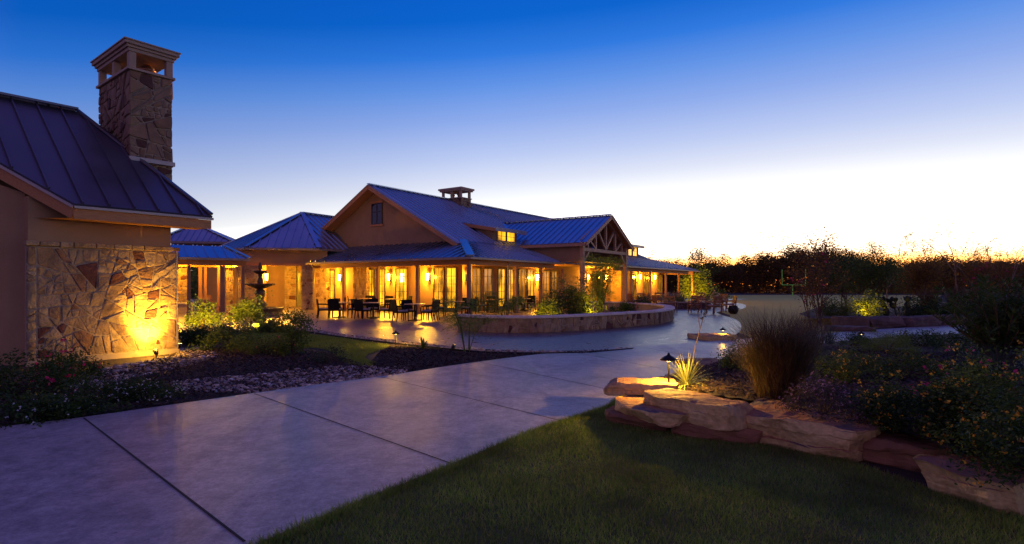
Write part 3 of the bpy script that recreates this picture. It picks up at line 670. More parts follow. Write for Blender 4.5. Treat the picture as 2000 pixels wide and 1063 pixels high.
roof_panel(mb, [(35.5, -1, ZE), (35.5, TL, ZE), (SF, TL, ZB), (SF, 3, ZB)], .46)
roof_panel(mb, [(0, 13.4, ZE), (0, 0, ZE), (3, 3, ZB), (3, 14.4, ZB)], .46)
mb.build('porch_roof', 'roof', club)
mb = MB(); capstrip(mb, (.05, .05, ZE+.02), (2.9, 2.9, ZB+.02), .42, .05); mb.build('hip_cap', 'roof', club); mb = MB(); capstrip(mb, (35.4, -.95, ZE), (SF, 3, ZB), .3); mb.build('hip_cap', 'roof', club)
# rake boards and wooden soffit of the front gable
mb = MB()
for (t0, z0) in ((2.62, mainz(3)-.2), (TL+.3, ZB-.16)):
    mb.beam((S0-.02, t0, z0-.16), (S0-.02, RT, RZ-.16), .05, .26); mb.beam((S0-.045, t0, z0-.05), (S0-.045, RT, RZ-.05), .06, .06, 1)
mb.build('rake_board', ['cedar', 'trim'], club)
mb = MB()
for (t0, z0) in ((3.2, ZB-.05), (TL, ZB-.1)):
    mb.add([(S0+.02, t0, z0-.12), (S0+.02, RT, RZ-.16), (3.02, RT, RZ-.16), (3.02, t0, z0-.12)], [(0, 1, 2, 3), (3, 2, 1, 0)])
mb.build('gable_soffit', 'cedar', club)
# walls
mb = MB(); g = [(3, 3, -.1), (3, TL-.2, -.1), (3, TL-.2, ZB-.15), (3, RT, RZ-.2), (3, 3, ZB-.1)]
mb.add(g+[(3.3, p[1], p[2]) for p in g], [(4, 3, 2, 1, 0), (5, 6, 7, 8, 9)]+[(i, (i+1) % 5, 5+(i+1) % 5, 5+i) for i in range(5)])
mb.build('gable_wall', 'stucco', club)
mb = MB(); mb.span((3.3, 3, -.1), (23.2, 3.3, ZB-.1)); mb.span((23.0, 2, -.1), (32.5, 2.3, ZB-.35)); mb.span((32.2, 2.3, -.1), (32.5, TL, ZB-.3)); mb.span((23.0, 2.3, -.1), (23.2, 3, ZB-.35)); mb.build('porch_wall', 'stucco', club)
mb = MB(); mb.span((9.06, -1.36, 3.0), (9.2, 3.3, 4.25)); mb.span((15.6, -1.36, 3.0), (15.74, 3.3, 4.2)); g = [(9.2, 1.0, 3.0), (15.6, 1.0, 3.0), (15.6, 1.0, 4.15), (12.4, 1.0, 6.0), (9.2, 1.0, 4.15)]
mb.add(g, [(0, 1, 2, 3, 4)]); mb.build('entry_wall', 'stucco', club)
# porch ceilings, beams, gutters
mb = MB(); z = 2.93
for lo, hi in (((.15, .15), (3, 13.2)), ((1.2, 13.2), (3, 16.4)), ((3, .15), (9.1, 3)), ((9.1, .3), (15.7, 3)), ((15.7, -.85), (23, 3.0)), ((23, -.85), (35.3, 2.0)), ((32.5, 2.0), (35.3, TL))): mb.span((lo[0], lo[1], z), (hi[0], hi[1], z+.03))
mb.span((9.2, -1.3, 3.05), (15.6, .3, 3.08)); mb.build('porch_ceiling', 'cedar', club)
mb = MB(); bz0, bz1 = 2.62, 2.92
mb.span((.42, .42, bz0), (.58, 13.2, bz1)); mb.span((.58, .42, bz0), (9.0, .58, bz1)); mb.span((16.0, -.58, bz0), (34.9, -.42, bz1)); mb.span((34.74, -.42, bz0), (34.9, TL-1, bz1))
mb.span((.03, .03, 2.90), (.06, 13.3, 2.995)); mb.span((.06, .03, 2.90), (9.3, .06, 2.995)); mb.span((15.7, -.97, 2.9), (35.4, -.94, 2.995)); mb.span((35.41, -.94, 2.9), (35.44, TL, 2.995)); mb.build('porch_beam', 'cedar', club)
mb = MB(); mb.span((-.11, -.11, 2.86), (-.0, 13.35, 2.98)); mb.span((0.0, -.11, 2.86), (9.3, -.0, 2.98)); mb.span((15.65, -1.11, 2.86), (35.5, -1.0, 2.98)); mb.build('gutter', 'gutter', club, bevel=.015)
posts = [(.5, hit(px, 's', .5)) for px in (672, 738, 816)]+[(.5, .5)]+[(hit(px, 't', .5), .5) for px in (1008, 1056, 1098)]
far_posts = [(s, -.5) for s in (19.2, 23.2, 27.0, 30.6, 34.8)]+[(34.8, 2.2), (34.8, 5.5), (34.8, 9)]
for s, t in posts+far_posts:
    p_ = MB(); p_.box((s, t, 1.31), (.17, .17, 2.62)); p_.box((s, t, .1), (.23, .23, .2)); p_.build('porch_post', 'cedar_post', club, bevel=.012)
for s, t, x in ((-.06, 12.75, 0), (hit(1000, 't', -.06), -.06, 1)):
    p_ = MB(); p_.tube([(s, t, 2.9), (s+(.25 if x == 0 else 0), t+(.25 if x else 0), 2.7), (s+(.25 if x == 0 else 0), t+(.25 if x else 0), .1), (s, t, .03)], .045, 8); p_.build('downspout', 'gutter', club, True)
# front gable window
t0, t1 = hit(747, 's', 2.97), hit(726, 's', 2.97); tm = (t0+t1)/2; zc = H+(HZ-418)/F*36.2
mb = MB(); hw = abs(t1-t0)/2; hh = .68
mb.span((2.9, tm-hw-.09, zc+hh), (2.99, tm+hw+.09, zc+hh+.14)); mb.span((2.9, tm-hw-.09, zc-hh-.12), (2.99, tm+hw+.09, zc-hh))
gw = mb.build('window', 'cedar', club)
mb = MB()
for t in (tm-hw, tm-.015, tm+hw-.05): mb.span((2.93, t, zc-hh), (2.985, t+.05, zc+hh))
for z in (zc-hh, zc+.1, zc+hh-.06): mb.span((2.935, tm-hw+.05, z), (2.982, tm+hw-.05, z+.05))
mb.build('sash', 'dark_frame', gw); mb = MB(); mb.span((2.96, tm-hw+.01, zc-hh+.01), (2.99, tm+hw-.01, zc+hh-.01)); mb.build('pane', 'interior_dark', gw)
# french doors: (photo columns, plane)
def door(x0, x1, plane, val, z0=.04, z1=2.62, pane='pane', frame='dark_frame', cols=2, rows=5, screen=False):
    e0, e1 = sorted((hit(x0, plane, val), hit(x1, plane, val))); w = e1-e0; fr = .075 if w > .4 else .05
    def bx(m, a0, a1, b0, b1, d0, d1):
        if plane == 's': m.span((val-d1, a0, b0), (val-d0, a1, b1))
        else: m.span((a0, val-d1, b0), (a1, val-d0, b1))
    m = MB(); bx(m, e0, e0+fr, z0, z1, .0, .07); bx(m, e1-fr, e1, z0, z1, .0, .07); bx(m, e0+fr, e1-fr, z1-fr, z1, 0, .07); bx(m, e0+fr, e1-fr, z0, z0+.22, 0, .07)
    for i in range(1, cols): x = e0+fr+(w-2*fr)*i/cols; bx(m, x-.014, x+.014, z0+.22, z1-fr, .012, .05)
    for j in range(1, rows): z = z0+.22+(z1-fr-z0-.22)*j/rows; bx(m, e0+fr, e1-fr, z-.012, z+.012, .013, .048)
    d = m.build('french_door', frame, club); m = MB(); bx(m, e0+fr*.5, e1-fr*.5, z0+.1, z1-fr*.5, .003, .02); m.build('pane', pane, d)
    m = MB(); hx = e0+fr*.5; bx(m, hx-.012, hx+.012, 1.0, 1.14, .075, .10); m.build('handle', 'gutter', d)
    if screen:
        m = MB(); xm = e0+w*.45; bx(m, xm-w*.16, xm+w*.16, 1.75, 2.3, .021, .03); m.build('screen', 'screen', d)
for a, b, p, c in ((637, 655, 'pane_bright', 2), (720, 733, 'pane_bright', 2), (741, 753, 'pane_bright', 2), (773, 797, 'pane_bright', 3), (847, 868, 'pane', 2), (872, 893, 'pane_bright', 2)):
    door(a, b, 's', 3.0, pane=p, cols=c, screen=(a == 773))
for a, b, p in ((921, 938, 'pane_blind'), (943, 961, 'pane_blind'), (971, 986, 'pane_bright'), (989, 1003, 'pane'), (1012, 1026, 'pane_blind'), (1029, 1042, 'pane'), (1060, 1073, 'pane_blind'), (1076, 1088, 'pane_dim')):
    door(a, b, 't', 3.0, pane=p)
for a, b in ((1156, 1166), (1167, 1177)): door(a, b, 't', 3.0, pane='pane_dim')
for a, b in ((1232, 1242), (1257, 1266), (1284, 1293)): door(a, b, 't', 2.0, pane='pane_dim')
# stone piers of the front porch wall, and the corner pier
def pier(a0, a1, plane, val, dep, z1, n, seed, name='stone_pier'):
    m = MB(); e0, e1 = sorted((a0, a1))
    if plane == 's':
        m.span((val-dep, e0, -.05), (val+.02, e1, z1)); flagstones(m, e1-e0, z1, n, lambda a, b, d: (val-dep-d, e1-a, b), .022, .03, seed, 1); flagstones(m, dep, z1, max(6, n//3), lambda a, b, d: (val-a, e0-d, b), .02, .03, seed+1, 1)
    else:
        m.span((e0, val-dep, -.05), (e1, val+.02, z1)); flagstones(m, e1-e0, z1, n, lambda a, b, d: (e0+a, val-dep-d, b), .022, .03, seed, 1); flagstones(m, dep, z1, max(6, n//3), lambda a, b, d: (e0-d, val-a, b), .02, .03, seed+1, 1)
    return m.build(name, ['mortar', 'stone'], club)
pier(hit(617, 's', 2.7), hit(637, 's', 2.7), 's', 3.0, .3, 2.85, 34, 31); pier(hit(690, 's', 2.75), hit(716, 's', 2.75), 's', 3.0, .25, 2.85, 44, 33)
# entry gable with its timber truss
ES, EW, EZR, EP, ET = 12.4, 3.3, 6.18, .54, -1.5
ev = ES-EW-.4; eR = ES+EW+.4; ezl = EZR-(EW+.4)*EP
mb = MB(); tb = 3+(EZR-ZB)/((RZ-ZB)/(RT-3)); tv = 3+(ezl-ZB)/((RZ-ZB)/(RT-3))
roof_panel(mb, [(ev, tv+.1, ezl), (ev, ET-.45, ezl), (ES, ET-.45, EZR), (ES, tb+.1, EZR)], .46); roof_panel(mb, [(eR, ET-.45, ezl), (eR, tv+.1, ezl), (ES, tb+.1, EZR), (ES, ET-.45, EZR)], .46)
capstrip(mb, (ES, ET-.45, EZR), (ES, tb, EZR), .24); capstrip(mb, (ev, tv, ezl+.0), (ES, tb, EZR+.0), .3); mb.build('entry_roof', 'roof', club)
mb = MB(); tf = ET-.47
for sx in (ev, eR): mb.beam((sx, tf, ezl-.13), (ES, tf, EZR-.13), .05, .22); mb.beam((sx, tf-.03, ezl-.04), (ES, tf-.03, EZR-.04), .06, .06)
mb.beam((ev+.03, ET-.4, ezl-.14), (ev+.03, tv, ezl-.14), .05, .18); mb.build('entry_fascia', 'truss', club)
mb = MB()
for sx in (ev+.05, eR-.05): mb.add([(sx, ET-.4, ezl-.07), (ES, ET-.4, EZR-.07), (ES, 1.0, EZR-.07), (sx, 1.0, ezl-.07)], [(0, 1, 2, 3), (3, 2, 1, 0)])
mb.build('entry_soffit', 'cedar', club)
zc0 = 3.78; mb = MB(); w = .16
mb.beam((ES-EW, ET, zc0), (ES+EW, ET, zc0), w, .2); mb.beam((ES, ET, zc0+.1), (ES, ET, EZR-.25), w*.9, .16)
for sg in (-1, 1):
    mb.beam((ES, ET-.004, zc0+.12), (ES+sg*1.32, ET-.004, EZR-.25-1.32*EP), w*.8, .13); mb.beam((ES+sg*1.5, ET, zc0+.1), (ES+sg*1.5, ET, EZR-.3-1.5*EP), w*.9, .14)
    mb.beam((ES+sg*1.56, ET-.006, zc0+.12), (ES+sg*2.55, ET-.006, EZR-.28-2.55*EP), w*.7, .12); mb.beam((ES+sg*2.6, ET, zc0+.1), (ES+sg*2.6, ET, EZR-.28-2.6*EP), w*.8, .12)
    mb.beam((ES+sg*(EW+.1), ET+.003, ezl+.12), (ES, ET+.003, EZR-.22), w, .2)
    mb.beam((ES+sg*(EW-.05), ET-.003, zc0-.85), (ES+sg*(EW-.85), ET-.003, zc0-.08), w*.7, .13)
mb.build('truss', 'truss', club)
for sg in (-1, 1):
    p_ = MB(); p_.box((ES+sg*EW, ET, 2.1), (.24, .24, 4.2)); p_.box((ES+sg*EW, ET, .25), (.42, .42, .5)); p_.build('entry_post', 'truss', club, bevel=.012)
# shed dormers
def dormer(s0, s1, tf_, zf, z0, pitch, wins, over=.35):
    m = MB(); sl = (RZ-ZB)/(RT-3); zt = zf+.12; tb_ = (zt-ZB+3*sl-pitch*tf_)/(sl-pitch)
    d = None; g = [(tf_, mainz(tf_)-.1), (tf_, zf), (tb_, zf+pitch*(tb_-tf_))]
    n = len(g); vs = [(s0, a, b) for a, b in g]+[(s1, a, b) for a, b in g]; m.add(vs, [(2, 1, 0), (3, 4, 5), (0, 1, 4, 3), (1, 2, 5, 4)]); d = m.build('dormer', 'stucco', club)
    m = MB(); roof_panel(m, [(s0-over, tf_-.5, zt-.5*pitch), (s1+over, tf_-.5, zt-.5*pitch), (s1+over, tb_+.1, zt+pitch*(tb_+.1-tf_)), (s0-over, tb_+.1, zt+pitch*(tb_+.1-tf_))], .46, .04); m.build('dormer_roof', 'roof', d)
    m = MB(); m.beam((s0-over, tf_-.53, zt-.5*pitch-.10), (s1+over, tf_-.53, zt-.5*pitch-.10), .06, .22); m.build('dormer_fascia', 'drip', d)
    m = MB(); m.beam((s0-over-.01, tf_-.5, zt-.5*pitch-.13), (s0-over-.01, tb_, zt+pitch*(tb_-tf_)-.13), .05, .2); m.build('dormer_rake', 'cedar', d); m = MB(); m.beam((s1+over+.01, tf_-.5, zt-.5*pitch-.13), (s1+over+.01, tb_, zt+pitch*(tb_-tf_)-.13), .05, .2); m.build('dormer_rake', 'cedar', d)
    for a, b in wins:
        m = MB(); zb, zt2 = z0+.08, zf-.1; y = tf_
        m.span((a-.08, y-.05, zb-.1), (b+.08, y+.01, zb)); m.span((a-.08, y-.04, zt2), (b+.08, y+.01, zt2+.07)); m.span((a-.08, y-.04, zb), (a, y+.01, zt2)); m.span((b, y-.04, zb), (b+.08, y+.01, zt2)); wv = m.build('window', 'trim', d)
    return d
def win_pane(d, a, b, y, z0, z1):
    m = MB(); m.span((a, y-.012, z0), (b, y+.01, z1)); m.build('dormer_pane', 'pane_bright', d)
    m = MB(); m.span(((a+b)/2-.012, y-.03, z0), ((a+b)/2+.012, y-.013, z1)); m.span((a, y-.029, (z0+z1)/2-.012), ((a+b)/2-.012, y-.014, (z0+z1)/2+.012)); m.span(((a+b)/2+.012, y-.029, (z0+z1)/2-.012), (b, y-.014, (z0+z1)/2+.012)); m.build('muntin', 'dark_frame', d)
d = dormer(6.5, 9.3, 3.5, 5.1, 4.35, .18, [(7.1, 7.95), (8.15, 9.0)])
for a, b in ((7.1, 7.95), (8.15, 9.0)): win_pane(d, a, b, 3.5, 4.43, 5.0)
s_a = [hit(x, 't', 3.2) for x in (1227, 1233, 1236, 1243, 1258, 1264, 1265, 1272)]
d = dormer(s_a[0]-.5, s_a[3]+.5, 3.2, 5.25, 4.25, .16, [(s_a[0], s_a[1]), (s_a[2], s_a[3])], .2)
for a, b in ((s_a[0], s_a[1]), (s_a[2], s_a[3])): win_pane(d, a, b, 3.2, 4.33, 5.15)
# ridge chimney
ch2 = empty('chimney', (10.1, 9.0, 0)); ch2.parent = club
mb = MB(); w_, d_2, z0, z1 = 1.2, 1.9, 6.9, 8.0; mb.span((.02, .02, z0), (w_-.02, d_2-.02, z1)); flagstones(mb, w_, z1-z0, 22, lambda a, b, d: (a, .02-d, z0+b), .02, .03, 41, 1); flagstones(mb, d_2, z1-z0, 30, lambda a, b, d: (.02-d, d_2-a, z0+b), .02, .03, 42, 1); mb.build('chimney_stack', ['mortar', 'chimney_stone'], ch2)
mb = MB(); mb.span((-.05, -.05, z1), (w_+.05, d_2+.05, z1+.06))
for x in (.1, w_-.1):
    for y in (.1, d_2/2, d_2-.1): mb.span((x-.08, y-.08, z1+.06), (x+.08, y+.08, z1+.55))
mb.span((-.1, -.1, z1+.55), (w_+.1, d_2+.1, z1+.65)); mb.span((-.18, -.18, z1+.65), (w_+.18, d_2+.18, z1+.78)); mb.build('chimney_cap', 'trim', ch2)
mb = MB()
for y in (.65, 1.3): mb.lathe([(.14, z1+.06), (.14, z1+.3), (.2, z1+.31), (.2, z1+.36), (.1, z1+.42)], (w_/2, y, 0), 12)
mb.build('flue_pipe', 'copper', ch2, True)
# ================================================================== PAVILION, GALLERY AND FAR PAVILION (left of the clubhouse)
pav = empty('entrance_pavilion', (0, 0, 0), 0, 'stucco entrance pavilion with faceted blue hip roof and a lit open passage', 'building')
pL, pR, pLL, pk = Vector((-16.2, 34.2, 3.86)), Vector((-12.0, 35.0, 3.86)), Vector((-19.4, 36.6, 3.86)), Vector((-14.35, 38.5, 6.5))
ud = Vector((math.sin(R(30)), math.cos(R(30)), 0)); pk2 = pk+ud*9; pR2 = pR+ud*7
mb = MB(); roof_panel(mb, [pL, pR, pk], .46); roof_panel(mb, [pLL, pL, pk], .46); roof_panel(mb, [pR, pR2, pk2, pk], .46); roof_panel(mb, [Vector((-21.5, 40, 3.86)), pLL, pk], .46)
for e in (pL, pR, pLL): capstrip(mb, e, pk, .3)
capstrip(mb, pk, pk2, .3); mb.build('roof', 'roof', pav)
mb = MB()
for a, b in ((pL, pR), (pLL, pL), (pR, pR2)):
    n = Vector((b.y-a.y, -(b.x-a.x), 0)).normalized(); mb.beam(a+n*.04+Vector((0, 0, -.08)), b+n*.04+Vector((0, 0, -.08)), .1, .12)
mb.build('gutter', 'gutter', pav)
inn = Vector((0, .55, 0)); wl0, wr0 = pL+inn+Vector((.45, 0, 0)), pR+inn+Vector((-.3, 0, 0))
def along(px, a, b):
    k = (px-1000)/F; d = b-a; s = (k*a.y-a.x)/(d.x-k*d.y); return a+d*s
fa, fb = Vector((wl0.x, wl0.y, 0)), Vector((wr0.x, wr0.y, 0))
j0, j1, j2, j3 = [along(px, fa, fb) for px in (474, 511, 589, 612)]
nb = Vector((-(fb-fa).y, (fb-fa).x, 0)).normalized()
def block(m, a, b, dep, z0, z1, mi=0):
    q = [a, b, b+nb*dep, a+nb*dep]; m.prism([(p.x, p.y) for p in q], z0, z1, mi)
mb = MB(); block(mb, j0-(fb-fa).normalized()*.5, j3, .5, 2.92, 3.8); block(mb, j3-nb*0, fb+(fb-fa).normalized()*.6+nb*.0, .5, 2.9, 3.8)
back = nb*5.6; block(mb, j0+back-nb*0-(fb-fa).normalized()*4, j3+back+(fb-fa).normalized()*2.5, .3, -.1, 3.2); mb.build('stucco_wall', 'stucco', pav)
mb = MB(); block(mb, j0+nb*.5, j3+nb*.5+(fb-fa).normalized()*1.5, 5.0, 2.95, 3.0); mb.build('passage_ceiling', 'cedar', pav)
mb = MB(); block(mb, j0-nb*.03, j3-nb*.03, .1, 2.78, 2.95); mb.build('lintel', 'cedar', pav)
for sd, (a, b) in enumerate(((j0, j1), (j2, j3))):
    mb = MB(); block(mb, a, b, .6, -.05, 2.78); ux = (b-a).normalized(); L = (b-a).length
    flagstones(mb, L, 2.78, 34, lambda p, q, d: tuple(a+ux*p-nb*d+Vector((0, 0, q))), .022, .03, 51+sd, 1)
    e = b if sd == 0 else a; sg = ux if sd == 0 else -ux
    flagstones(mb, .6, 2.78, 18, lambda p, q, d: tuple(e+sg*d+nb*(p if sd == 0 else .6-p)+Vector((0, 0, q))), .022, .025, 55+sd, 1); mb.build('stone_pier', ['mortar', 'stone'], pav)
k0, k1 = [along(px, fa+nb*5.2, fb+nb*5.2) for px in (556, 578)]
mb = MB(); block(mb, k0, k1, .4, -.05, 2.9); ux = (k1-k0).normalized(); flagstones(mb, (k1-k0).length, 2.9, 36, lambda p, q, d: tuple(k0+ux*p-nb*d+Vector((0, 0, q))), .022, .03, 61, 1); mb.build('inner_pier', ['mortar', 'stone'], pav)
k0, k1 = [along(px, fa+nb*5.5, fb+nb*5.5) for px in (579, 590)]
mb = MB(); ux = (k1-k0).normalized(); block(mb, k0, k1, .08, 0, 2.55); dd = mb.build('door', 'pale_frame', pav)
mb = MB(); block(mb, k0+ux*.12-nb*.01, k1-ux*.12-nb*.01, .05, .9, 2.4); mb.build('pane', 'pane', dd)
mb = MB(); q = along(553, fa+nb*1.8, fb+nb*1.8); mb.lathe([(.13, 2.935), (.13, 2.949)], (q.x, q.y, 0), 16); mb.build('ceiling_light', 'lamp_glass', pav)
# covered gallery
gal = empty('covered_gallery', (0, 0, 0), 0, 'low open gallery with cedar posts and metal roof left of the fountain', 'building')
ga, gb = P(250, 500.5, 27.2), P(488, 505.5, 30.4); ga.z = gb.z = 3.0; gd = (gb-ga).normalized(); gn = Vector((-gd.y, gd.x, 0))
mb = MB(); roof_panel(mb, [ga, gb, gb+gn*2.0-gd*.9+Vector((0, 0, .72)), ga+gn*2.0+Vector((0, 0, .72))], .46); capstrip(mb, gb, gb+gn*2.0-gd*.9+Vector((0, 0, .72)), .2)
roof_panel(mb, [gb+gn*4.4, ga+gn*4.4, ga+gn*2+Vector((0, 0, .72)), gb+gn*2.0-gd*.9+Vector((0, 0, .72))], .9); mb.build('roof', 'roof', gal)
mb = MB(); mb.beam(ga-gn*.05+Vector((0, 0, -.07)), gb-gn*.05+Vector((0, 0, -.07)), .1, .12); mb.build('gutter', 'gutter', gal)
mb = MB(); up = Vector((0, 0, -.25))
for k in (.35, 3.9): mb.beam(ga+gn*k+up, gb+gn*k+up-gd*.2, .15, .28)
mb.beam(gb+gn*.4+up-gd*.2, gb+gn*4+up-gd*.2, .14, .26); mb.build('beam', 'cedar', gal)
mb = MB(); q = [ga+gn*.5, gb+gn*.5-gd*.2, gb+gn*3.8-gd*.2, ga+gn*3.8]; mb.prism([(p.x, p.y) for p in q], 2.90, 2.93); mb.build('ceiling', 'cedar', gal)
for px, row, w in ((369, .42, .15), (434, .42, .22), (474, .42, .17), (391, 3.9, .16), (401, 3.9, .14), (428, 3.9, .2)):
    q = along(px, Vector((ga.x, ga.y, 0))+gn*row, Vector((gb.x, gb.y, 0))+gn*row); mb = MB(); mb.box((q.x, q.y, 1.3), (w, w, 2.6), math.atan2(gd.y, gd.x)); mb.box((q.x, q.y, .1), (w+.06, w+.06, .2), math.atan2(gd.y, gd.x)); mb.build('post', 'cedar_post', gal, bevel=.012)
for i, (x0, x1, row) in enumerate(((340, 366, 4.2), (441, 455, 4.4), (465, 472, 4.4))):
    a, b = [along(px, Vector((ga.x, ga.y, 0))+gn*row, Vector((gb.x, gb.y, 0))+gn*row) for px in (x0, x1)]; mb = MB(); q = [a, b, b+gn*.5, a+gn*.5]; mb.prism([(p.x, p.y) for p in q], -.05, 2.9)
    L = (b-a).length; flagstones(mb, L, 2.9, 30, lambda p, s_, d: tuple(a+gd*p-gn*d+Vector((0, 0, s_))), .022, .03, 71+i, 1); flagstones(mb, .5, 2.9, 14, lambda p, s_, d: tuple(b+gd*d+gn*p+Vector((0, 0, s_))), .022, .025, 81+i, 1); mb.build('stone_pier', ['mortar', 'stone'], gal)
a, b = [along(px, Vector((ga.x, ga.y, 0))+gn*6.3, Vector((gb.x, gb.y, 0))+gn*6.3) for px in (432, 520)]; mb = MB(); q = [a, b, b+gn*.3, a+gn*.3]; mb.prism([(p.x, p.y) for p in q], -.05, 3.3); mb.build('stucco_wall', 'stucco', gal)
# low stone bench wall under the gallery
lw0, lw1 = G(340, 612), G(377, 611); mb = MB(); dd_ = (lw1-lw0).normalized(); nn = Vector((-dd_.y, dd_.x, 0)); q = [lw0-dd_*2, lw1, lw1+nn*.4, lw0+nn*.4-dd_*2]; mb.prism([(p.x, p.y) for p in q], 0, .5)
lwall = mb.build('low_stone_wall', 'mortar'); tag(lwall, 'low stone garden wall half hidden behind the lodge corner', 'wall'); mb = MB(); q = [lw0-dd_*2-nn*.04, lw1-nn*.04+dd_*.04, lw1+nn*.44+dd_*.04, lw0+nn*.44-dd_*2]; mb.prism([(p.x, p.y) for p in q], .5, .57); mb.build('wall_cap', 'limestone', lwall)
far = empty('far_pavilion', (0, 0, 0), 0, 'distant pavilion with hipped metal roof rising behind the gallery', 'building')
fk = P(382, 437, 46); f0, f1, f2 = P(300, 470, 43.5), P(458, 474, 44.5), P(500, 474, 52)
for p in (f0, f1, f2): p.z = 4.98
mb = MB(); roof_panel(mb, [f0, f1, fk], .46); roof_panel(mb, [f1, f2, fk], .46); capstrip(mb, f1, fk, .3); capstrip(mb, f0, fk, .3); mb.build('roof', 'roof', far)
mb = MB(); mb.beam(f0-Vector((0, 0, .09)), f1-Vector((0, 0, .09)), .1, .16); mb.build('gutter', 'gutter', far)
mb = MB(); q = [f0+Vector((.8, .9, 0)), f1+Vector((-.8, .9, 0)), f2+Vector((-1, 0, 0)), f0+Vector((.8, 8, 0))]; mb.prism([(p.x, p.y) for p in q], 3.1, 4.9); mb.build('stucco_wall', 'stucco', far)
# ================================================================== WALL LANTERNS
def lantern(loc, face, energy, label, s=1.25, rad=.10):
    """loc: the lamp's middle on the wall; face: the direction it looks out"""
    f = Vector((face[0], face[1], 0)).normalized(); t = empty('wall_lantern', loc, math.atan2(f.y, f.x), label, 'wall lantern', 'lit wall lanterns')
    mb = MB(); mb.span((-.02, -.06*s, -.22*s), (.012, .06*s, .1*s)); mb.beam((.0, 0, .17*s), (.17*s, 0, .24*s), .02, .02); mb.build('bracket', 'black_metal', t)
    mb = MB(); c = (.17*s, 0, 0); mb.lathe([(.10*s, .17*s), (.02*s, .26*s), (.0, .27*s)], c, 6); mb.lathe([(.07*s, -.2*s), (.075*s, -.17*s)], c, 6)
    for k in range(6):
        a = math.pi*k/3; mb.beam((c[0]+.082*s*math.cos(a), .082*s*math.sin(a), .17*s), (c[0]+.066*s*math.cos(a), .066*s*math.sin(a), -.18*s), .01, .01)
    mb.build('cage', 'black_metal', t); mb = MB(); mb.lathe([(.06*s, -.165*s), (.078*s, .165*s)], c, 12); mb.build('lamp_glass', 'lamp_glass', t)
    lamp_light(t, (.36*s, 0, -.02), 'POINT', energy, (1, .45, .02), rad); return t
fs, fr = -U2, -V2
LE = 420
for px, lab in ((664, 'leftmost wall lantern of the front porch, beside the stone pier'), (760, 'middle wall lantern of the front porch, between the lit doors'), (836, 'rightmost wall lantern of the front porch, left of the corner doors')):
    lantern(W2(3.0, hit(px, 's', 2.85), H+(HZ-541)/F*34), fs, LE, lab)
lantern(W2(hit(1048, 't', 2.85), 3.0, 2.08), fr, LE, 'wall lantern between the french doors of the side porch')
lantern(W2(hit(944, 't', 2.95)-1.55, 3.0, 2.08), fr, LE*.7, 'wall lantern just around the porch corner, seen edge on')
for px, lab in ((1148, 'wall lantern left of the entry door under the truss gable'), (1183, 'wall lantern right of the entry door under the truss gable')):
    lantern(W2(hit(px, 't', 2.85), 3.0, H+(HZ-541)/F*45), fr, LE, lab)
for px, lab in ((1249, 'dimmer wall lantern of the far porch behind a post'), (1278, 'bright wall lantern of the far porch, last on the right')):
    lantern(W2(hit(px, 't', 1.85), 2.0, H+(HZ-541)/F*51), fr, LE*1.3, lab)
lantern(j1+nb*.3+Vector((0, 0, H+(HZ-541)/F*34)), (fb-fa), LE*1.3, 'wall lantern on the pier beside the fountain passage')
q = along(452, Vector((ga.x, ga.y, 0))+gn*3.2, Vector((gb.x, gb.y, 0))+gn*3.2)
lamp_light(gal, (q.x, q.y, 2.75), 'POINT', 420, (1, .45, .02), .1)
mb = MB(); mb.lathe([(.11, 2.88), (.11, 2.895)], (q.x, q.y, 0), 14); mb.build('ceiling_light', 'lamp_glass', gal)
q = along(350, Vector((ga.x, ga.y, 0))+gn*3.0, Vector((gb.x, gb.y, 0))+gn*3.0); lamp_light(gal, (q.x, q.y, 2.75), 'POINT', 420, (1, .45, .02), .1)
q = along(553, fa+nb*1.8, fb+nb*1.8); lamp_light(pav, (q.x, q.y, 2.8), 'POINT', 520, (1, .48, .035), .1)
# ================================================================== CURVED SEAT WALL
cw = [G(x, y) for x, y in ((893, 646), (930, 649), (968, 651), (1056, 651), (1144, 646), (1232, 639), (1287, 634), (1312, 628))]+[Vector(p) for p in ((7.45, 26.0, 0), (7.85, 27.8, 0), (7.85, 29.6, 0), (7.5, 31.4, 0), (6.9, 33, 0), (5.9, 34.2, 0), (4.6, 34.8, 0))]
CP = smooth_poly(cw, 8); cum = [0]
for a, b in zip(CP[:-1], CP[1:]): cum.append(cum[-1]+(b-a).length)
CL = cum[-1]
def cpos(s):
    s = max(0, min(CL-1e-4, s)); i = max(j for j in range(len(cum)) if cum[j] <= s); i = min(i, len(CP)-2)
    t = (s-cum[i])/(cum[i+1]-cum[i]); p = CP[i].lerp(CP[i+1], t); d = (CP[min(i+2, len(CP)-1)]-CP[max(i-1, 0)]).normalized(); return p, Vector((d.y, -d.x, 0))
sw = empty('seat_wall', cpos(CL*.35)[0], 0, 'curved fieldstone seat wall with pale limestone cap around the planting', 'garden wall'); o0 = sw.location.copy()
mb = MB(); N = 110
def strip(mb, din, dout, z0, z1, s0=0, s1=None, mi=0, n=N):
    s1 = CL if s1 is None else s1; vs = []
    for i in range(n+1):
        p, nn_ = cpos(s0+(s1-s0)*i/n); p = p-o0; a, b = p+nn_*dout, p-nn_*din; vs += [(a.x, a.y, z0), (a.x, a.y, z1), (b.x, b.y, z1), (b.x, b.y, z0)]
    fs = []
    for i in range(n):
        for k in range(4): fs.append((4*i+k, 4*i+(k+1) % 4, 4*i+4+(k+1) % 4, 4*i+4+k))
    fs += [(0, 1, 2, 3), (4*n+3, 4*n+2, 4*n+1, 4*n)]; mb.add(vs, fs, mi)
strip(mb, .32, -.03, -.05, .49)
def fm(a, b, d):
    p, nn_ = cpos(a); q = p-o0+nn_*(d-.03); return (q.x, q.y, .0+b)
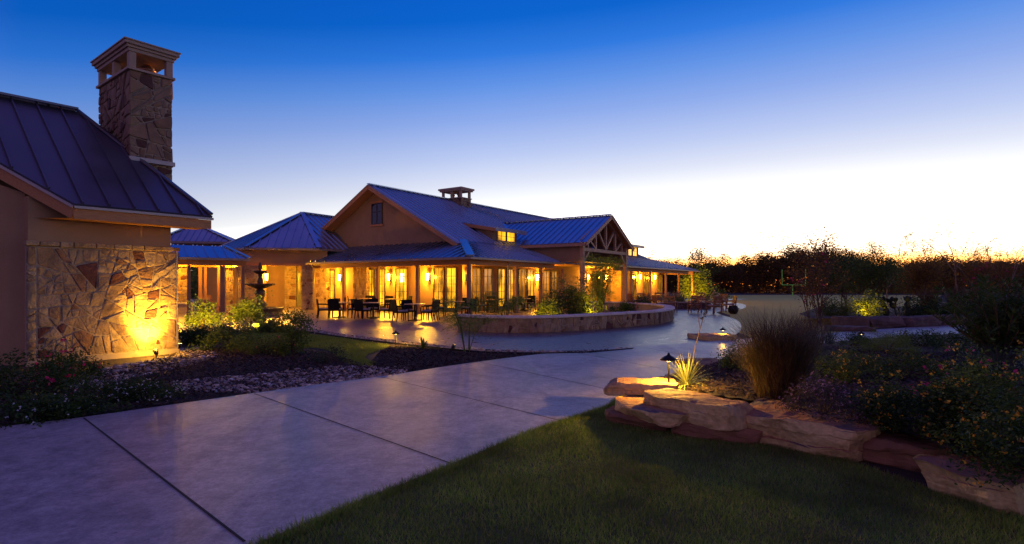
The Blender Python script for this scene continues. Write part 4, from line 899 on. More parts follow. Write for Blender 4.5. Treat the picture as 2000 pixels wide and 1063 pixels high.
flagstones(mb, CL, .49, 230, fm, .02, .03, 91, 1)
mb.build('stone_face', ['mortar', 'stone'], sw)
k = 0; s = -.02
while s < CL:
    l = .92; mb = MB(); strip(mb, .40, .05, .49, .565, max(0, s), min(CL, s+l-.012), 0, 6); mb.build('cap_stone', 'limestone', sw, bevel=.012); s += l
# ================================================================== FOUNTAIN
fc = PZ(508, 28.9); ft = empty('tiered_fountain', fc, 0, 'dark two-tiered fountain standing in a round basin', 'fountain')
mb = MB(); mb.lathe([(1.12, 0), (1.14, .05), (1.08, .09), (1.08, .30), (1.15, .34), (1.15, .42), (1.0, .43), (.98, .36), (.98, .1), (0, .1)], n=40); mb.build('basin', 'bronze', ft, True)
mb = MB(); mb.lathe([(.97, .33), (0, .335)], n=40); mb.build('water', 'water', ft)
mb = MB(); mb.lathe([(.34, .1), (.34, .44), (.30, .5), (.36, .56), (.30, .64), (.20, .74), (.17, .85), (.21, 1.0), (.27, 1.16), (.26, 1.26), (.18, 1.34), (.15, 1.42)], n=20); mb.build('pedestal', 'bronze', ft, True)
mb = MB(); mb.lathe([(.16, 1.38), (.3, 1.42), (.5, 1.52), (.66, 1.58), (.70, 1.62), (.67, 1.66), (.55, 1.62), (.3, 1.56), (0, 1.55)], n=32)
for k in range(28):
    a = 2*math.pi*k/28; mb.box((.68*math.cos(a), .68*math.sin(a), 1.61), (.05, .06, .07), a)
mb.build('lower_bowl', 'bronze', ft, True)
mb = MB(); mb.lathe([(.15, 1.55), (.12, 1.66), (.17, 1.76), (.13, 1.88), (.09, 1.98), (.12, 2.06), (.08, 2.14)], n=18); mb.build('stem', 'bronze', ft, True)
mb = MB(); mb.lathe([(.08, 2.13), (.2, 2.17), (.32, 2.25), (.36, 2.29), (.33, 2.32), (.2, 2.27), (0, 2.26)], n=28); mb.build('upper_bowl', 'bronze', ft, True)
mb = MB(); mb.lathe([(.09, 2.26), (.06, 2.36), (.10, 2.44), (.11, 2.52), (.05, 2.6), (.07, 2.66), (0, 2.74)], n=14); mb.build('finial', 'bronze', ft, True)
# ================================================================== PATIO TABLES AND WICKER ARMCHAIRS
def make_chair():
    t = empty('wicker_armchair'); m = MB()
    m.span((-.27, -.27, .36), (.27, .25, .42)); m.build('seat', 'wicker', t, bevel=.015)
    m = MB(); m.span((-.23, -.24, .42), (.23, .20, .475)); m.build('seat_cushion', 'cushion', t, bevel=.02)
    m = MB(); m.add([(-.27, .22, .40), (.27, .22, .40), (.27, .27, .40), (-.27, .27, .40), (-.26, .30, .90), (.26, .30, .90), (.26, .345, .90), (-.26, .345, .90)], [(0, 3, 2, 1), (4, 5, 6, 7), (0, 1, 5, 4), (1, 2, 6, 5), (2, 3, 7, 6), (3, 0, 4, 7)]); m.build('backrest', 'wicker', t, bevel=.015)
    for sx in (-1, 1):
        m = MB(); m.tube([(sx*.28, .28, .66), (sx*.29, .05, .655), (sx*.285, -.2, .64), (sx*.27, -.26, .60), (sx*.265, -.26, .40)], .024, 6); m.build('armrest', 'wicker', t)
        for sy, dy in ((-.24, -.0), (.24, .05)): m = MB(); m.tube([(sx*.245, sy, .40), (sx*.25, sy+dy*.4, .2), (sx*.255, sy+dy, 0)], [.03, .026, .018], 6); m.build('leg', 'wicker', t)
    return t
def make_table(r=.46):
    t = empty('patio_table'); m = MB(); m.lathe([(r-.02, .705), (r, .715), (r, .735), (r-.01, .742)], n=28); m.build('tabletop', 'tabletop', t)
    m = MB(); m.lathe([(.05, .03), (.04, .1), (.04, .66), (.08, .70)], n=12); m.build('column', 'black_metal', t, True)
    m = MB()
    for k in range(4): a = k*math.pi/2+.5; m.beam((0, 0, .05), (.30*math.cos(a), .30*math.sin(a), .02), .05, .03)
    m.lathe([(.30, .0), (.30, .02), (.27, .025)], n=20); m.build('base', 'black_metal', t); return t
chair0, table0 = make_chair(), make_table(); first = {'c': True, 't': True}
def put(kind, x, y, rz, label, cat, group):
    src = chair0 if kind == 'c' else table0
    o = src if first[kind] else copy_tree(src); first[kind] = False
    o.location = (x, y, .013); o.rotation_euler = (0, 0, rz); return tag(o, label, cat, group)
sets = [  # table column and row in the photo, name, chairs: (angle, word)
    ((664, 621), 'leftmost front table', [(195, 'left'), (255, 'near left'), (335, 'near right'), (100, 'far')]),
    ((729, 622), 'second front table', [(225, 'near left'), (325, 'near right'), (90, 'far'), (150, 'far left')]),
    ((810, 627), 'third front table', [(215, 'near left'), (330, 'near right'), (115, 'far left'), (20, 'right')]),
    ((716, 607), 'left table of the row by the doors', [(80, 'far'), (190, 'left'), (300, 'near right')]),
    ((768, 609), 'middle table of the row by the doors', [(100, 'far'), (20, 'right')]),
    ((806, 605), 'right table of the row by the doors', [(110, 'far left'), (10, 'right')]),
    ((890, 618), 'front table behind the end of the seat wall', [(180, 'left'), (60, 'far right'), (330, 'near right')]),
    ((966, 611), 'porch table behind the feathery shrub', [(200, 'left'), (20, 'right'), (100, 'far')]),
    ((1022, 607), 'side porch table by the second post', [(255, 'near'), (60, 'far right'), (175, 'left')]),
]
for (px, py), name, chs in sets:
    p = G(px, py); o = put('t', p.x, p.y, 0, 'round pedestal patio table, the '+name, 'table', 'round patio tables')
    base = math.atan2(-p.x, p.y)                            # turn so that "near" means towards the photographer
    for ang, word in chs:
        a = R(ang)+base+random.uniform(-.1, .1); d = random.uniform(.66, .8)
        put('c', p.x+d*math.cos(a), p.y+d*math.sin(a), a-math.pi/2+random.uniform(-.15, .15), 'wicker armchair, %s side of the %s' % (word, name), 'chair', 'dark wicker armchairs on the patio')
# ================================================================== TEAK FURNITURE
def make_teak():
    t = empty('teak_armchair'); m = MB()
    for i in range(6): m.span((-.26, -.25+i*.085, .40), (.26, -.18+i*.085, .425))
    m.span((-.28, -.27, .34), (.28, -.25, .40)); m.span((-.28, .24, .34), (.28, .265, .40)); m.build('seat', 'teak', t)
    m = MB(); m.span((-.25, -.24, .427), (.25, .22, .49)); m.build('seat_cushion', 'cushion', t, bevel=.02)
    m = MB(); m.beam((-.30, .33, .90), (.30, .33, .90), .03, .09); m.beam((-.28, .27, .50), (.28, .27, .50), .03, .05)
    for i in range(7): x = -.21+i*.07; m.beam((x, .272, .52), (x, .328, .87), .035, .015, 0, (0, 1, 0))
    m.build('backrest', 'teak', t)
    for sx in (-1, 1):
        m = MB(); m.span((sx*.29-.035, -.29, .63), (sx*.29+.035, .30, .655)); m.build('armrest', 'teak', t)
        m = MB(); m.beam((sx*.29, -.26, 0), (sx*.29, -.26, .63), .05, .05); m.build('leg', 'teak', t); m = MB(); m.beam((sx*.29, .25, 0), (sx*.29, .335, .94), .05, .05); m.build('leg', 'teak', t)
    return t
teak0 = make_teak(); used = [False]
def teak(px, py, face, label, group='teak armchairs around the fire pit', sc=1):
    """face: compass of the seat's front in the picture, 0 = towards the camera, 90 = towards the right"""
    o = copy_tree(teak0) if used[0] else teak0; used[0] = True
    p = G(px, py); o.location = (p.x, p.y, .013); o.rotation_euler = (0, 0, R(face)); o.scale = (sc,)*3; return tag(o, label, 'chair', group)
teak(1288, 607, 100, 'teak armchair with pale cushion at the far left of the fire pit, facing right')
teak(1310, 611, 150, 'teak armchair left of the fire pit, second from the left')
teak(1357, 611, 180, 'teak armchair with its slatted back to the camera in front of the fire pit')
teak(1394, 613, 205, 'teak armchair at the near right of the fire pit, its back half turned')
teak(1424, 610, 265, 'teak armchair at the right end by the black pot, facing left')
teak(1326, 596, 20, 'teak armchair behind the fire pit, left of the centre')
teak(1370, 595, -10, 'teak armchair behind the fire pit, right of the centre')
teak(1408, 601, -60, 'teak armchair behind the right end of the fire pit')
fp = G(1342, 603.5); fpe = empty('fire_pit', fp, 0, 'low dark ledgestone fire pit with a flat stone rim between the teak chairs', 'fire pit')
mb = MB(); mb.span((-1.35, -.55, -.02), (1.35, .55, .40)); flagstones(mb, 2.7, .4, 44, lambda a, b, d: (-1.35+a, -.55-d, b), .012, .03, 95, 1); flagstones(mb, 1.1, .4, 16, lambda a, b, d: (1.35+d, -.55+a, b), .012, .03, 96, 1); flagstones(mb, 1.1, .4, 16, lambda a, b, d: (-1.35-d, .55-a, b), .012, .03, 97, 1); mb.build('stone_base', ['black_metal', 'fire_stone'], fpe)
mb = MB(); mb.span((-1.45, -.65, .40), (1.45, -.28, .47)); mb.span((-1.45, .28, .40), (1.45, .65, .47)); mb.span((-1.45, -.28, .40), (-.7, .28, .47)); mb.span((.7, -.28, .40), (1.45, .28, .47)); mb.build('rim', 'trim', fpe)
pt = G(1432, 613.5); pp = empty('black_pot', pt, 0, 'round black pot standing at the right edge of the patio', 'pot'); mb = MB(); mb.lathe([(.16, 0), (.25, .12), (.29, .26), (.25, .38), (.22, .42), (.25, .45), (.2, .45), (.17, .35), (0, .34)], n=20); mb.build('bowl', 'black_metal', pp, True)
mb = MB()
for sx in (-1, 1): mb.tube([(sx*.25, -.06, .3), (sx*.36, -.05, .32), (sx*.36, .05, .32), (sx*.25, .06, .3)], .018, 6); mb.build('handle', 'black_metal', pp); mb = MB()
# teak dining furniture on the far porch
for i, (px, Y, f_) in enumerate(((1236, 40.5, 120), (1247, 42.5, 200), (1258, 41.0, 250), (1270, 44.5, 110), (1284, 45, 180), (1297, 46.5, 240))):
    o = copy_tree(teak0); q = PZ(px, Y, .013); o.location = q; o.rotation_euler = (0, 0, R(f_))
    tag(o, 'orange lit teak chair on the far porch, '+('leftmost', 'second from left', 'third from left', 'third from right', 'second from right', 'rightmost')[i], 'chair', 'teak chairs on the far porch')
for px, Y, lab in ((1247, 41.6, 'left'), (1283, 46.2, 'right')):
    t = empty('teak_table', PZ(px, Y, .013), ROT2, 'teak dining table on the far porch, the %s one' % lab, 'table', 'teak tables on the far porch'); m = MB(); m.span((-.7, -.45, .70), (.7, .45, .74)); m.build('tabletop', 'teak', t)
    for x in (-.6, .6):
        for y in (-.36, .36): m = MB(); m.span((x-.04, y-.04, 0), (x+.04, y+.04, .70)); m.build('leg', 'teak', t)
# bench, side table and chair by the gallery
p = G(406, 628); bn = empty('teak_bench', p, R(150), 'slatted teak garden bench beside the uplit shrub, seen from behind', 'bench'); m = MB()
for i in range(5): m.span((-.42, -.26+i*.1, .40), (.42, -.18+i*.1, .425))
m.build('seat', 'teak', bn); m = MB(); m.beam((-.45, .32, .9), (.45, .32, .9), .03, .09); m.beam((-.42, .27, .52), (.42, .27, .52), .03, .05)
for i in range(9): x = -.36+i*.09; m.beam((x, .272, .54), (x, .318, .87), .04, .016, 0, (0, 1, 0))
m.build('backrest', 'teak', bn)
for sx in (-1, 1):
    m = MB(); m.span((sx*.45-.035, -.29, .63), (sx*.45+.035, .30, .655)); m.build('armrest', 'teak', bn)
    for y in (-.26, .27): m = MB(); m.span((sx*.45-.028, y-.028, 0), (sx*.45+.028, y+.028, .63 if y < 0 else .92)); m.build('leg', 'teak', bn)
p = G(437, 629); st_ = empty('teak_side_table', p, R(15), 'small low teak table to the right of the garden bench', 'table'); m = MB(); m.span((-.3, -.25, .38), (.3, .25, .42)); m.build('tabletop', 'teak', st_)
for x in (-.25, .25):
    for y in (-.2, .2): m = MB(); m.span((x-.03, y-.03, 0), (x+.03, y+.03, .38)); m.build('leg', 'teak', st_)
o = copy_tree(teak0); p = G(403, 608); o.location = (p.x, p.y, .013); o.rotation_euler = (0, 0, R(40)); tag(o, 'teak armchair under the gallery behind the garden bench', 'chair', 'teak seats by the gallery')
# ================================================================== GOAL POST
gp = empty('goal_post', (548/F*78, 78, 0), 0, 'bright green field goal post on the far lawn', 'goal post')
m = MB(); m.tube([(0, 0, -.1), (0, 0, 1.52)], .07, 8); m.build('base_post', 'goal_green', gp); m = MB(); m.tube([(-1.45, 0, 1.55), (1.8, 0, 1.55)], .055, 8); m.build('crossbar', 'goal_green', gp)
for x in (-1.45, 1.8): m = MB(); m.tube([(x, 0, 1.55), (x, 0, 3.7)], .05, 8); m.build('upright', 'goal_green', gp)
def GU(px, py, z): return G(px, py)+Vector((0, 0, z))
# ================================================================== PATH LIGHTS AND GARDEN SPOTLIGHTS
def pathlight(px, py, h, energy, label, s=1.0, z=0.0):
    p = G(px, py, z); t = empty('path_light', p, 0, label, 'path light', 'mushroom path lights'); mb = MB(); mb.tube([(0, 0, -.05), (0, 0, h-.04)], .012*s, 8); mb.build('stake', 'black_metal', t)
    mb = MB(); mb.lathe([(.105*s, h-.045), (.108*s, h-.035), (.05*s, h+.005), (.02*s, h+.02), (.012*s, h+.045), (0, h+.05)], n=20); mb.lathe([(.02*s, h+.0), (.104*s, h-.046)], n=20); mb.build('cap', 'black_metal', t, True)
    mb = MB(); mb.lathe([(.022*s, h-.06), (.028*s, h-.02)], n=12); mb.build('lamp_glass', 'lamp_small', t); lamp_light(t, (0, 0, h-.085), 'POINT', energy, (1, .52, .06), .025); return t
pathlight(1306, 752, .35, 240, 'black mushroom path light standing on the lit boulder beside the yucca', z=.36)
pathlight(773, 676, .36, 75, 'mushroom path light at the corner of the small lawn')
pathlight(1682, 671, .30, 16, 'mushroom path light between the low shrubs beside the rear path')
pathlight(1412, 662, .30, 44, 'mushroom path light on the round slab at the patio edge', .9)
pathlight(560, 627, .30, 16, 'small path light behind the shrub by the fountain', .8)
uplight('ground_spotlight', GU(885, 684, .07), GU(915, 676, .9), 128, 80, 'bare glaring ground spotlight in the pebble strip')
uplight('ground_spotlight', GU(386, 652, .14), GU(396, 643, .8), 1500, 100, 'ground spotlight under the left of the two uplit shrubs')
uplight('ground_spotlight', GU(499, 652, .14), GU(487, 643, 1.0), 1600, 100, 'ground spotlight under the uplit shrub by the fountain')
uplight('ground_spotlight', G(350, 676, .07), lw((.5, 1.0, 1.0)), 38, 60, 'ground spotlight at the corner of the stone veneer')
uplight('ground_spotlight', GU(1052, 636, .16), GU(1075, 628, .8), 420, 90, 'ground spotlight under the big planter bush')
uplight('ground_spotlight', GU(1160, 629, .25), GU(1171, 620, 1.7), 620, 90, 'ground spotlight under the feathery planter tree')
uplight('ground_spotlight', PZ(1678, 21.9, .38), PZ(1697, 22.6, .95), 200, 90, 'ground spotlight in the raised bed behind the rear path')
uplight('ground_spotlight', PZ(1352, 53.6, .3), PZ(1360, 57, 2.0), 2600, 90, 'ground spotlight under the round tree beyond the far porch')
# ================================================================== BOULDERS
def boulder(px0, px1, py, h, dep, label, mat='boulder', z0=0.0, seed=1, yaw=0.0, py1=None, over=.10):
    """a split sandstone slab whose foot runs from photo column px0 to px1 at row py (py1 at its right end)"""
    import bmesh
    a, b = G(px0, py, z0), G(px1, py1 or py, z0); d = b-a; L = d.length; ang = math.atan2(d.y, d.x); o_ = Vector((seed*3.7, seed*1.9, seed*5.1))
    r = random.Random(seed*17+3); bm = bmesh.new(); bmesh.ops.create_cube(bm, size=1); bmesh.ops.subdivide_edges(bm, edges=bm.edges[:], cuts=27, use_grid_fill=True)
    sk = [r.uniform(-.16, .16) for _ in range(6)]; cuts = []
    for _ in range(13):                                       # split faces: chop the block with planes near its edges
        n = Vector((r.gauss(0, 1)*h/L*2.2, r.gauss(0, 1)*.9, r.gauss(0, 1)*.9)).normalized(); sup = abs(n.x)*L/2+abs(n.y)*dep/2+abs(n.z)*h/2; cuts.append((n, sup*r.uniform(.70, .9)))
    for sx in (-1, 1):
        for _ in range(3): n = Vector((sx, r.uniform(-.9, .7), r.uniform(-.5, .5))).normalized(); sup = abs(n.x)*L/2+abs(n.y)*dep/2+abs(n.z)*h/2; cuts.append((n, sup*r.uniform(.78, .9)))
    for v in bm.verts:
        q = v.co*2; p = Vector((q.x*L/2*1.04, q.y*dep/2, q.z*h/2))
        p.y *= 1+sk[0]*q.x*1.5+sk[1]*q.x*q.x; p.z *= 1+sk[2]*q.x*.9; p.y += -q.z*over*dep*.8+sk[3]*dep*q.x*q.x*.6; p.z += sk[4]*h*.4*q.x
        for n, dd in cuts:
            e = p.dot(n)-dd
            if e > 0: p -= n*e
        side = 1-abs(q.z)**6
        p.y += side*(noise.noise(Vector((p.x*3.1, q.y, p.z*2))+o_)*.09*dep*.6+(noise.noise(Vector((0.3, q.y*2, round(p.z/h*3.2+noise.noise(Vector((p.x*1.2, 0, 0))+o_)*.8)*1.7))+o_))*.035)*(1 if abs(q.y) > .5 else .3)
        p += Vector((noise.noise(p*5+o_), noise.noise(p*5-o_), noise.noise(p*4+o_*2)))*.022+Vector((noise.noise(p*13-o_), noise.noise(p*13+o_), noise.noise(p*13+o_*3)))*.011
        v.co = p
    bm.normal_update(); me = bpy.data.meshes.new('boulder'); bm.to_mesh(me); bm.free(); me.materials.append(M[mat])
    o = bpy.data.objects.new('boulder', me); C.objects.link(o); m_ = (a+b)/2; nrm = Vector((-d.y, d.x, 0)).normalized()
    if nrm.y < 0: nrm = -nrm
    o.location = m_+nrm*dep/2+Vector((0, 0, h/2-.02)); o.rotation_euler = (0, 0, ang+yaw); return tag(o, label, 'boulder', 'sandstone boulders edging the beds')
boulder(1166, 1312, 826, .15, .7, 'dark half-buried base slab at the corner where lawn meets path', 'red_boulder', 0, 2, py1=850)
boulder(1174, 1318, 800, .14, .75, 'tan middle slab under the lamp-lit slab at the path corner', z0=.13, seed=3, py1=838)
boulder(1180, 1330, 770, .14, .70, 'lamp-lit tan slab on top at the path corner, below the path light', z0=.27, seed=4, py1=776)
boulder(1298, 1480, 852, .17, .6, 'dark red base slab under the overhanging slab', 'red_boulder', 0, 5, py1=878)
boulder(1240, 1434, 800, .23, .55, 'big overhanging tan slab in front of the yucca', z0=.17, seed=16, py1=846)
boulder(1412, 1686, 856, .34, .8, 'longest slab, tan front and grey top, at the lawn edge', z0=0.0, seed=7, py1=912)
boulder(1664, 1866, 902, .24, .6, 'dark red slab right of the longest slab, under the yellow flowers', 'red_boulder', 0, 8, py1=940)
boulder(1784, 2000, 950, .24, .55, 'tan and red slab at the lower right corner of the lawn', 'boulder', 0, 9, py1=1022)
boulder(1368, 1440, 722, .10, .9, 'flat reddish slab sunk at the path edge behind the yucca', 'red_boulder', 0, 10, py1=716)
boulder(1386, 1446, 668, .16, 1.2, 'round lamp-lit slab at the edge of the stamped patio', 'boulder', 0, 11, py1=666)
for i, (x0, x1, y0, y1) in enumerate(((1628, 1706, 640, 641), (1702, 1774, 641, 640), (1776, 1846, 640, 638), (1848, 1905, 637, 635))):
    boulder(x0, x1, y0, .42, .6, ('leftmost', 'second', 'third', 'rightmost')[i]+' sandstone block in the retaining row behind the rear path', 'dark_boulder', 0, 20+i, py1=y1)
boulder(1612, 1716, 648, .2, .7, 'low dark slab at the foot of the retaining row', 'dark_boulder', 0, 30, py1=650)
# ================================================================== PLANTS
def leafquads(c, L, w, nrm_bias=None, droop=0.0, dirs=None):
    """diamond leaves at the points c (n,3); L, w arrays"""
    n = len(c)
    if dirs is None:
        d = rng.normal(size=(n, 3)); d[:, 2] = d[:, 2]*.6+.25-droop; d /= np.linalg.norm(d, axis=1)[:, None]
    else: d = dirs
    r = rng.normal(size=(n, 3)); s = np.cross(d, r); s /= np.linalg.norm(s, axis=1)[:, None]+1e-9
    L = L[:, None]; w = w[:, None]
    return np.stack([c, c+d*L*.5+s*w*.5, c+d*L, c+d*L*.5-s*w*.5], 1)
def clumps(rx, ry, h, n_cl, n_leaf, spread, shell=.55, base=.08, seed=0):
    """leaf positions gathered in clumps through an uneven dome"""
    r = np.random.default_rng(seed); u = r.normal(size=(n_cl, 3)); u /= np.linalg.norm(u, axis=1)[:, None]; u[:, 2] = np.abs(u[:, 2])*1.0
    rad = shell+(1-shell)*r.random(n_cl)**.6; rad *= 1+.22*r.normal(size=n_cl)*.6
    cc = u*rad[:, None]*np.array([rx, ry, h*(1-base)])+np.array([0, 0, h*base])
    idx = r.integers(0, n_cl, n_leaf); sz = spread*(.6+.8*r.random(n_cl))
    p = cc[idx]+r.normal(size=(n_leaf, 3))*sz[idx][:, None]*np.array([1, 1, .8]); p[:, 2] = np.maximum(p[:, 2], .02); return p, cc
def stems(parent, cc, rad, mat, n=14, wob=.1):
    mb = MB(); k = list(range(len(cc))); random.shuffle(k)
    for i in k[:n]:
        e = Vector(cc[i]); m_ = Vector((e.x*.35+random.uniform(-wob, wob)*e.length*.5, e.y*.35, e.z*.5)); mb.tube([(e.x*.05, e.y*.05, -.02), m_, e], [rad, rad*.7, rad*.3], 5)
    return mb.build('stem', mat, parent)
def shrub(name, loc, rx, ry, h, n, L, mat, label, cat='shrub', group=None, ncl=40, spread=.12, shell=.5, flowers=None, nf=0, fs=.03, seed=1, stem='bark', aspect=.45, nst=14, frad=1.0, sr=.012):
    t = empty(name, loc, 0, label, cat, group); p, cc = clumps(rx, ry, h, ncl, n, spread, shell, .08, seed)
    npmesh('foliage', leafquads(p, rng.uniform(.6, 1.3, n)*L, rng.uniform(.7, 1.2, n)*L*aspect), 4, mat, t); stems(t, cc, sr, stem, nst)
    if flowers:
        fp_, _ = clumps(rx*1.04*frad, ry*1.04*frad, h*1.05, ncl, nf, spread*.8, .9, .1, seed); V = []
        for _ in range(5): V.append(leafquads(fp_+rng.normal(size=fp_.shape)*fs*.35, np.full(nf, fs), np.full(nf, fs*.9)))
        npmesh('flowers', np.vstack(V), 4, flowers, t)
    return t
def strands(loc, n, h0, h1, w, spread, droop, r0=.1, seg=6, twist=.0):
    """arching grass blades as tapered ribbons -> quads"""
    V = []; a = rng.uniform(0, 2*np.pi, n); rr = r0*np.sqrt(rng.random(n)); b = rng.uniform(0, 2*np.pi, n); h = rng.uniform(h0, h1, n); sp = rng.uniform(.1, 1, n)*spread; dr = rng.uniform(.2, 1, n)*droop
    x0, y0 = rr*np.cos(b), rr*np.sin(b); pts = []
    for k in range(seg+1):
        t = k/seg; out = sp*(t+.0*t*t)+dr*t**2.6*.7; z = h*(t*1.12-.12*t*t)-dr*h*t**3*.45
        wig = .012*np.sin(t*6+b*5); pts.append(np.stack([x0+out*np.cos(a)+wig, y0+out*np.sin(a)-wig, z], 1))
    side = np.stack([-np.sin(a+twist), np.cos(a+twist), np.zeros(n)], 1)
    for k in range(seg):
        w0, w1 = w*(1-(k/seg)**1.5)/2+.0004, w*(1-((k+1)/seg)**1.5)/2+.0004; V.append(np.stack([pts[k]-side*w0, pts[k]+side*w0, pts[k+1]+side*w1, pts[k+1]-side*w1], 1))
    return np.stack(V, 1).reshape(-1, 4, 3), pts[-1]
# connected ribbons so that one blade is one island
def grassclump(name, loc, n, h0, h1, w, spread, droop, mat, label, cat='ornamental grass', r0=.12, plumes=0, plume_mat='plume', group=None, seg=6):
    t = empty(name, loc, 0, label, cat, group); V, tips = strands(loc, n, h0, h1, w, spread, droop, r0, seg); o = npmesh('blades', V, 4, mat, t)
    if plumes:
        q = tips[:plumes]; c = np.repeat(q, 26, 0)+rng.normal(size=(plumes*26, 3))*np.array([.018, .018, .07]); npmesh('plumes', leafquads(c, np.full(len(c), .035), np.full(len(c), .008)), 4, plume_mat, t)
    return t
def yucca(loc, n, L, w, mat, label, cat='yucca', name='yucca', spread=1.0):
    t = empty(name, loc, 0, label, cat); V = []
    for i in range(n):
        a = random.uniform(0, 6.283); el = random.uniform(.12, 1.35); l = L*random.uniform(.75, 1.1); d = Vector((math.cos(a)*math.cos(el)*spread, math.sin(a)*math.cos(el)*spread, math.sin(el))); s = Vector((-math.sin(a), math.cos(a), 0)); P0 = Vector((0, 0, .03)); prev = None
        for k in range(6):
            u = k/5; p = P0+d*l*u+Vector((0, 0, -.34*l*math.cos(el)*u**2.5)); ww = w*(1-u**2)*.5+.0006
            if prev: V.append([prev[0]-s*prev[1], prev[0]+s*prev[1], p+s*ww, p-s*ww])
            prev = (p, ww)
    npmesh('blades', np.array([[tuple(q) for q in f] for f in V]), 4, mat, t); return t
def branches(mb, base, h, n, depth, rad, spread=.6, seed=0, up=.7):
    r = random.Random(seed); ends = []
    def go(p, d, L, rr, k):
        q = p+d*L; m_ = p.lerp(q, .5)+Vector((r.uniform(-1, 1), r.uniform(-1, 1), 0))*L*.08; mb.tube([p, m_, q], [rr, rr*.8, rr*.62], 5 if k else 7)
        if k >= depth: ends.append(q); return
        for i in range(r.choice((2, 3)) if k else n):
            dd = (d+Vector((r.gauss(0, spread), r.gauss(0, spread), r.gauss(.1, spread*.5)))).normalized(); dd.z = max(dd.z, -.1); go(q if k or i % 2 == 0 else p.lerp(q, r.uniform(.5, 1)), dd.normalized(), L*r.uniform(.6, .85), rr*.6, k+1)
        ends.append(q)
    go(Vector(base), Vector((r.uniform(-.08, .08), r.uniform(-.08, .08), 1)).normalized(), h, rad, 0); return ends
def thin_tree(name, loc, h, stems_n, depth, rad, nleaf, L, mat, label, spread=.5, bark='bark', seed=1, leafspread=.15, flowers=None, nf=0, fs=.05, multi=1, first=.3, cat='tree', group=None, aspect=.5):
    t = empty(name, loc, 0, label, cat, group); mb = MB(); ends = []
    for k in range(multi): ends += branches(mb, (random.uniform(-.1, .1)*(multi > 1), random.uniform(-.1, .1)*(multi > 1), -.05), h*first*random.uniform(.85, 1.15), stems_n, depth, rad, spread, seed+k)
    zmax = max(e.z for e in ends); k = h/zmax; mb.v = [(x*min(1, k*1.1), y*min(1, k*1.1), z*k) for x, y, z in mb.v]; mb.build('trunk', bark, t)
    E = np.array([(e.x*min(1, k*1.1), e.y*min(1, k*1.1), e.z*k) for e in ends]); i = rng.integers(0, len(E), nleaf); c = E[i]+rng.normal(size=(nleaf, 3))*leafspread; npmesh('crown', leafquads(c, rng.uniform(.6, 1.2, nleaf)*L, rng.uniform(.6, 1.2, nleaf)*L*aspect), 4, mat, t)
    if flowers:
        i = rng.integers(0, len(E), nf); c = E[i]+rng.normal(size=(nf, 3))*leafspread*.5; V = [leafquads(c+rng.normal(size=c.shape)*fs*.4, np.full(nf, fs), np.full(nf, fs)) for _ in range(6)]; npmesh('flowers', np.vstack(V), 4, flowers, t)
    return t
# ---- right-hand bed, near the camera
def sized(t, k=.86): t.scale = (k,)*3; return t
sized(grassclump('maiden_grass', GB(1520, 776), 3000, .7, 1.38, .006, .52, .75, 'leaf_tan', 'large brown arching ornamental grass clump in the right bed', r0=.28))
sized(grassclump('maiden_grass', GB(1575, 700), 900, .6, 1.0, .006, .45, .4, 'leaf_tan', 'smaller brown grass clump behind the large one', r0=.25))
yucca(GB(1341, 757), 150, .50, .015, 'yucca_leaf', 'pale lamp-lit yucca rosette on top of the boulders')
m = MB(); b_ = Vector((0, 0, .1)); hs = empty('yucca_flower_stalk', GB(1346, 750), 0, 'thin leaning flower stalk rising behind the yucca', 'plant')
m.tube([(0, 0, .1), (.10, .05, .5), (.22, .12, .85), (.34, .2, 1.22)], [.009, .007, .005, .003], 5); m.tube([(.18, .1, .74), (.15, .1, .95), (.10, .1, 1.14)], [.005, .004, .003], 5); m.build('stem', 'pale_bark', hs)
c = np.array([(.10+random.gauss(0, .012), .1+random.gauss(0, .012), 1.0+random.random()*.16) for _ in range(60)]+[(.22+.12*u+random.gauss(0, .012), .12+.08*u, .85+.37*u) for u in np.linspace(0, 1, 80)]); npmesh('seed_pods', leafquads(c, np.full(140, .03), np.full(140, .02)), 4, 'leaf_tan', hs)
sized(shrub('lantana', GB(1448, 722), .33, .3, .42, 2600, .045, 'leaf_mid', 'loose green shrub left of the big grass clump', ncl=30, spread=.07, seed=3))
sized(shrub('sage_mound', GB(1608, 812), .42, .4, .36, 5200, .028, 'leaf_grey', 'grey mound dusted with tiny mauve flowers behind the longest slab', flowers='petal_mauve', nf=240, fs=.016, ncl=70, spread=.05, seed=4, shell=.7))
sized(shrub('lantana', GB(1655, 742), .5, .42, .44, 3600, .045, 'leaf_mid', 'green lantana with few orange flowers right of the big grass', flowers='petal_yellow', nf=46, fs=.025, ncl=45, spread=.08, seed=5))
sized(shrub('lantana', GB(1770, 734), .62, .4, .34, 3600, .045, 'leaf_mid', 'low spreading lantana with yellow flowers in the middle of the bed', flowers='petal_yellow', nf=70, fs=.025, ncl=50, spread=.08, seed=6))
sized(shrub('lantana', GB(1775, 836), .42, .42, .50, 4200, .045, 'leaf_dark', 'dark lantana right behind the red slab, sprinkled with yellow flowers', flowers='petal_yellow', nf=60, fs=.026, ncl=50, spread=.08, seed=7))
sized(shrub('lantana', GB(1945, 862), .62, .5, .72, 7000, .045, 'leaf_mid', 'big lantana with many yellow flower heads at the right edge', flowers='petal_yellow', nf=110, fs=.028, ncl=80, spread=.09, seed=8))
sized(shrub('lantana', GB(2040, 935), .5, .45, .55, 5000, .045, 'leaf_dark', 'lantana at the lower right corner hanging over the slab', flowers='petal_yellow', nf=60, fs=.028, ncl=60, spread=.09, seed=9))
sized(shrub('lantana', GB(1870, 850), .38, .35, .48, 3400, .045, 'leaf_dark', 'lantana over the joint between the two red slabs', flowers='petal_yellow', nf=48, fs=.026, ncl=40, spread=.08, seed=10))
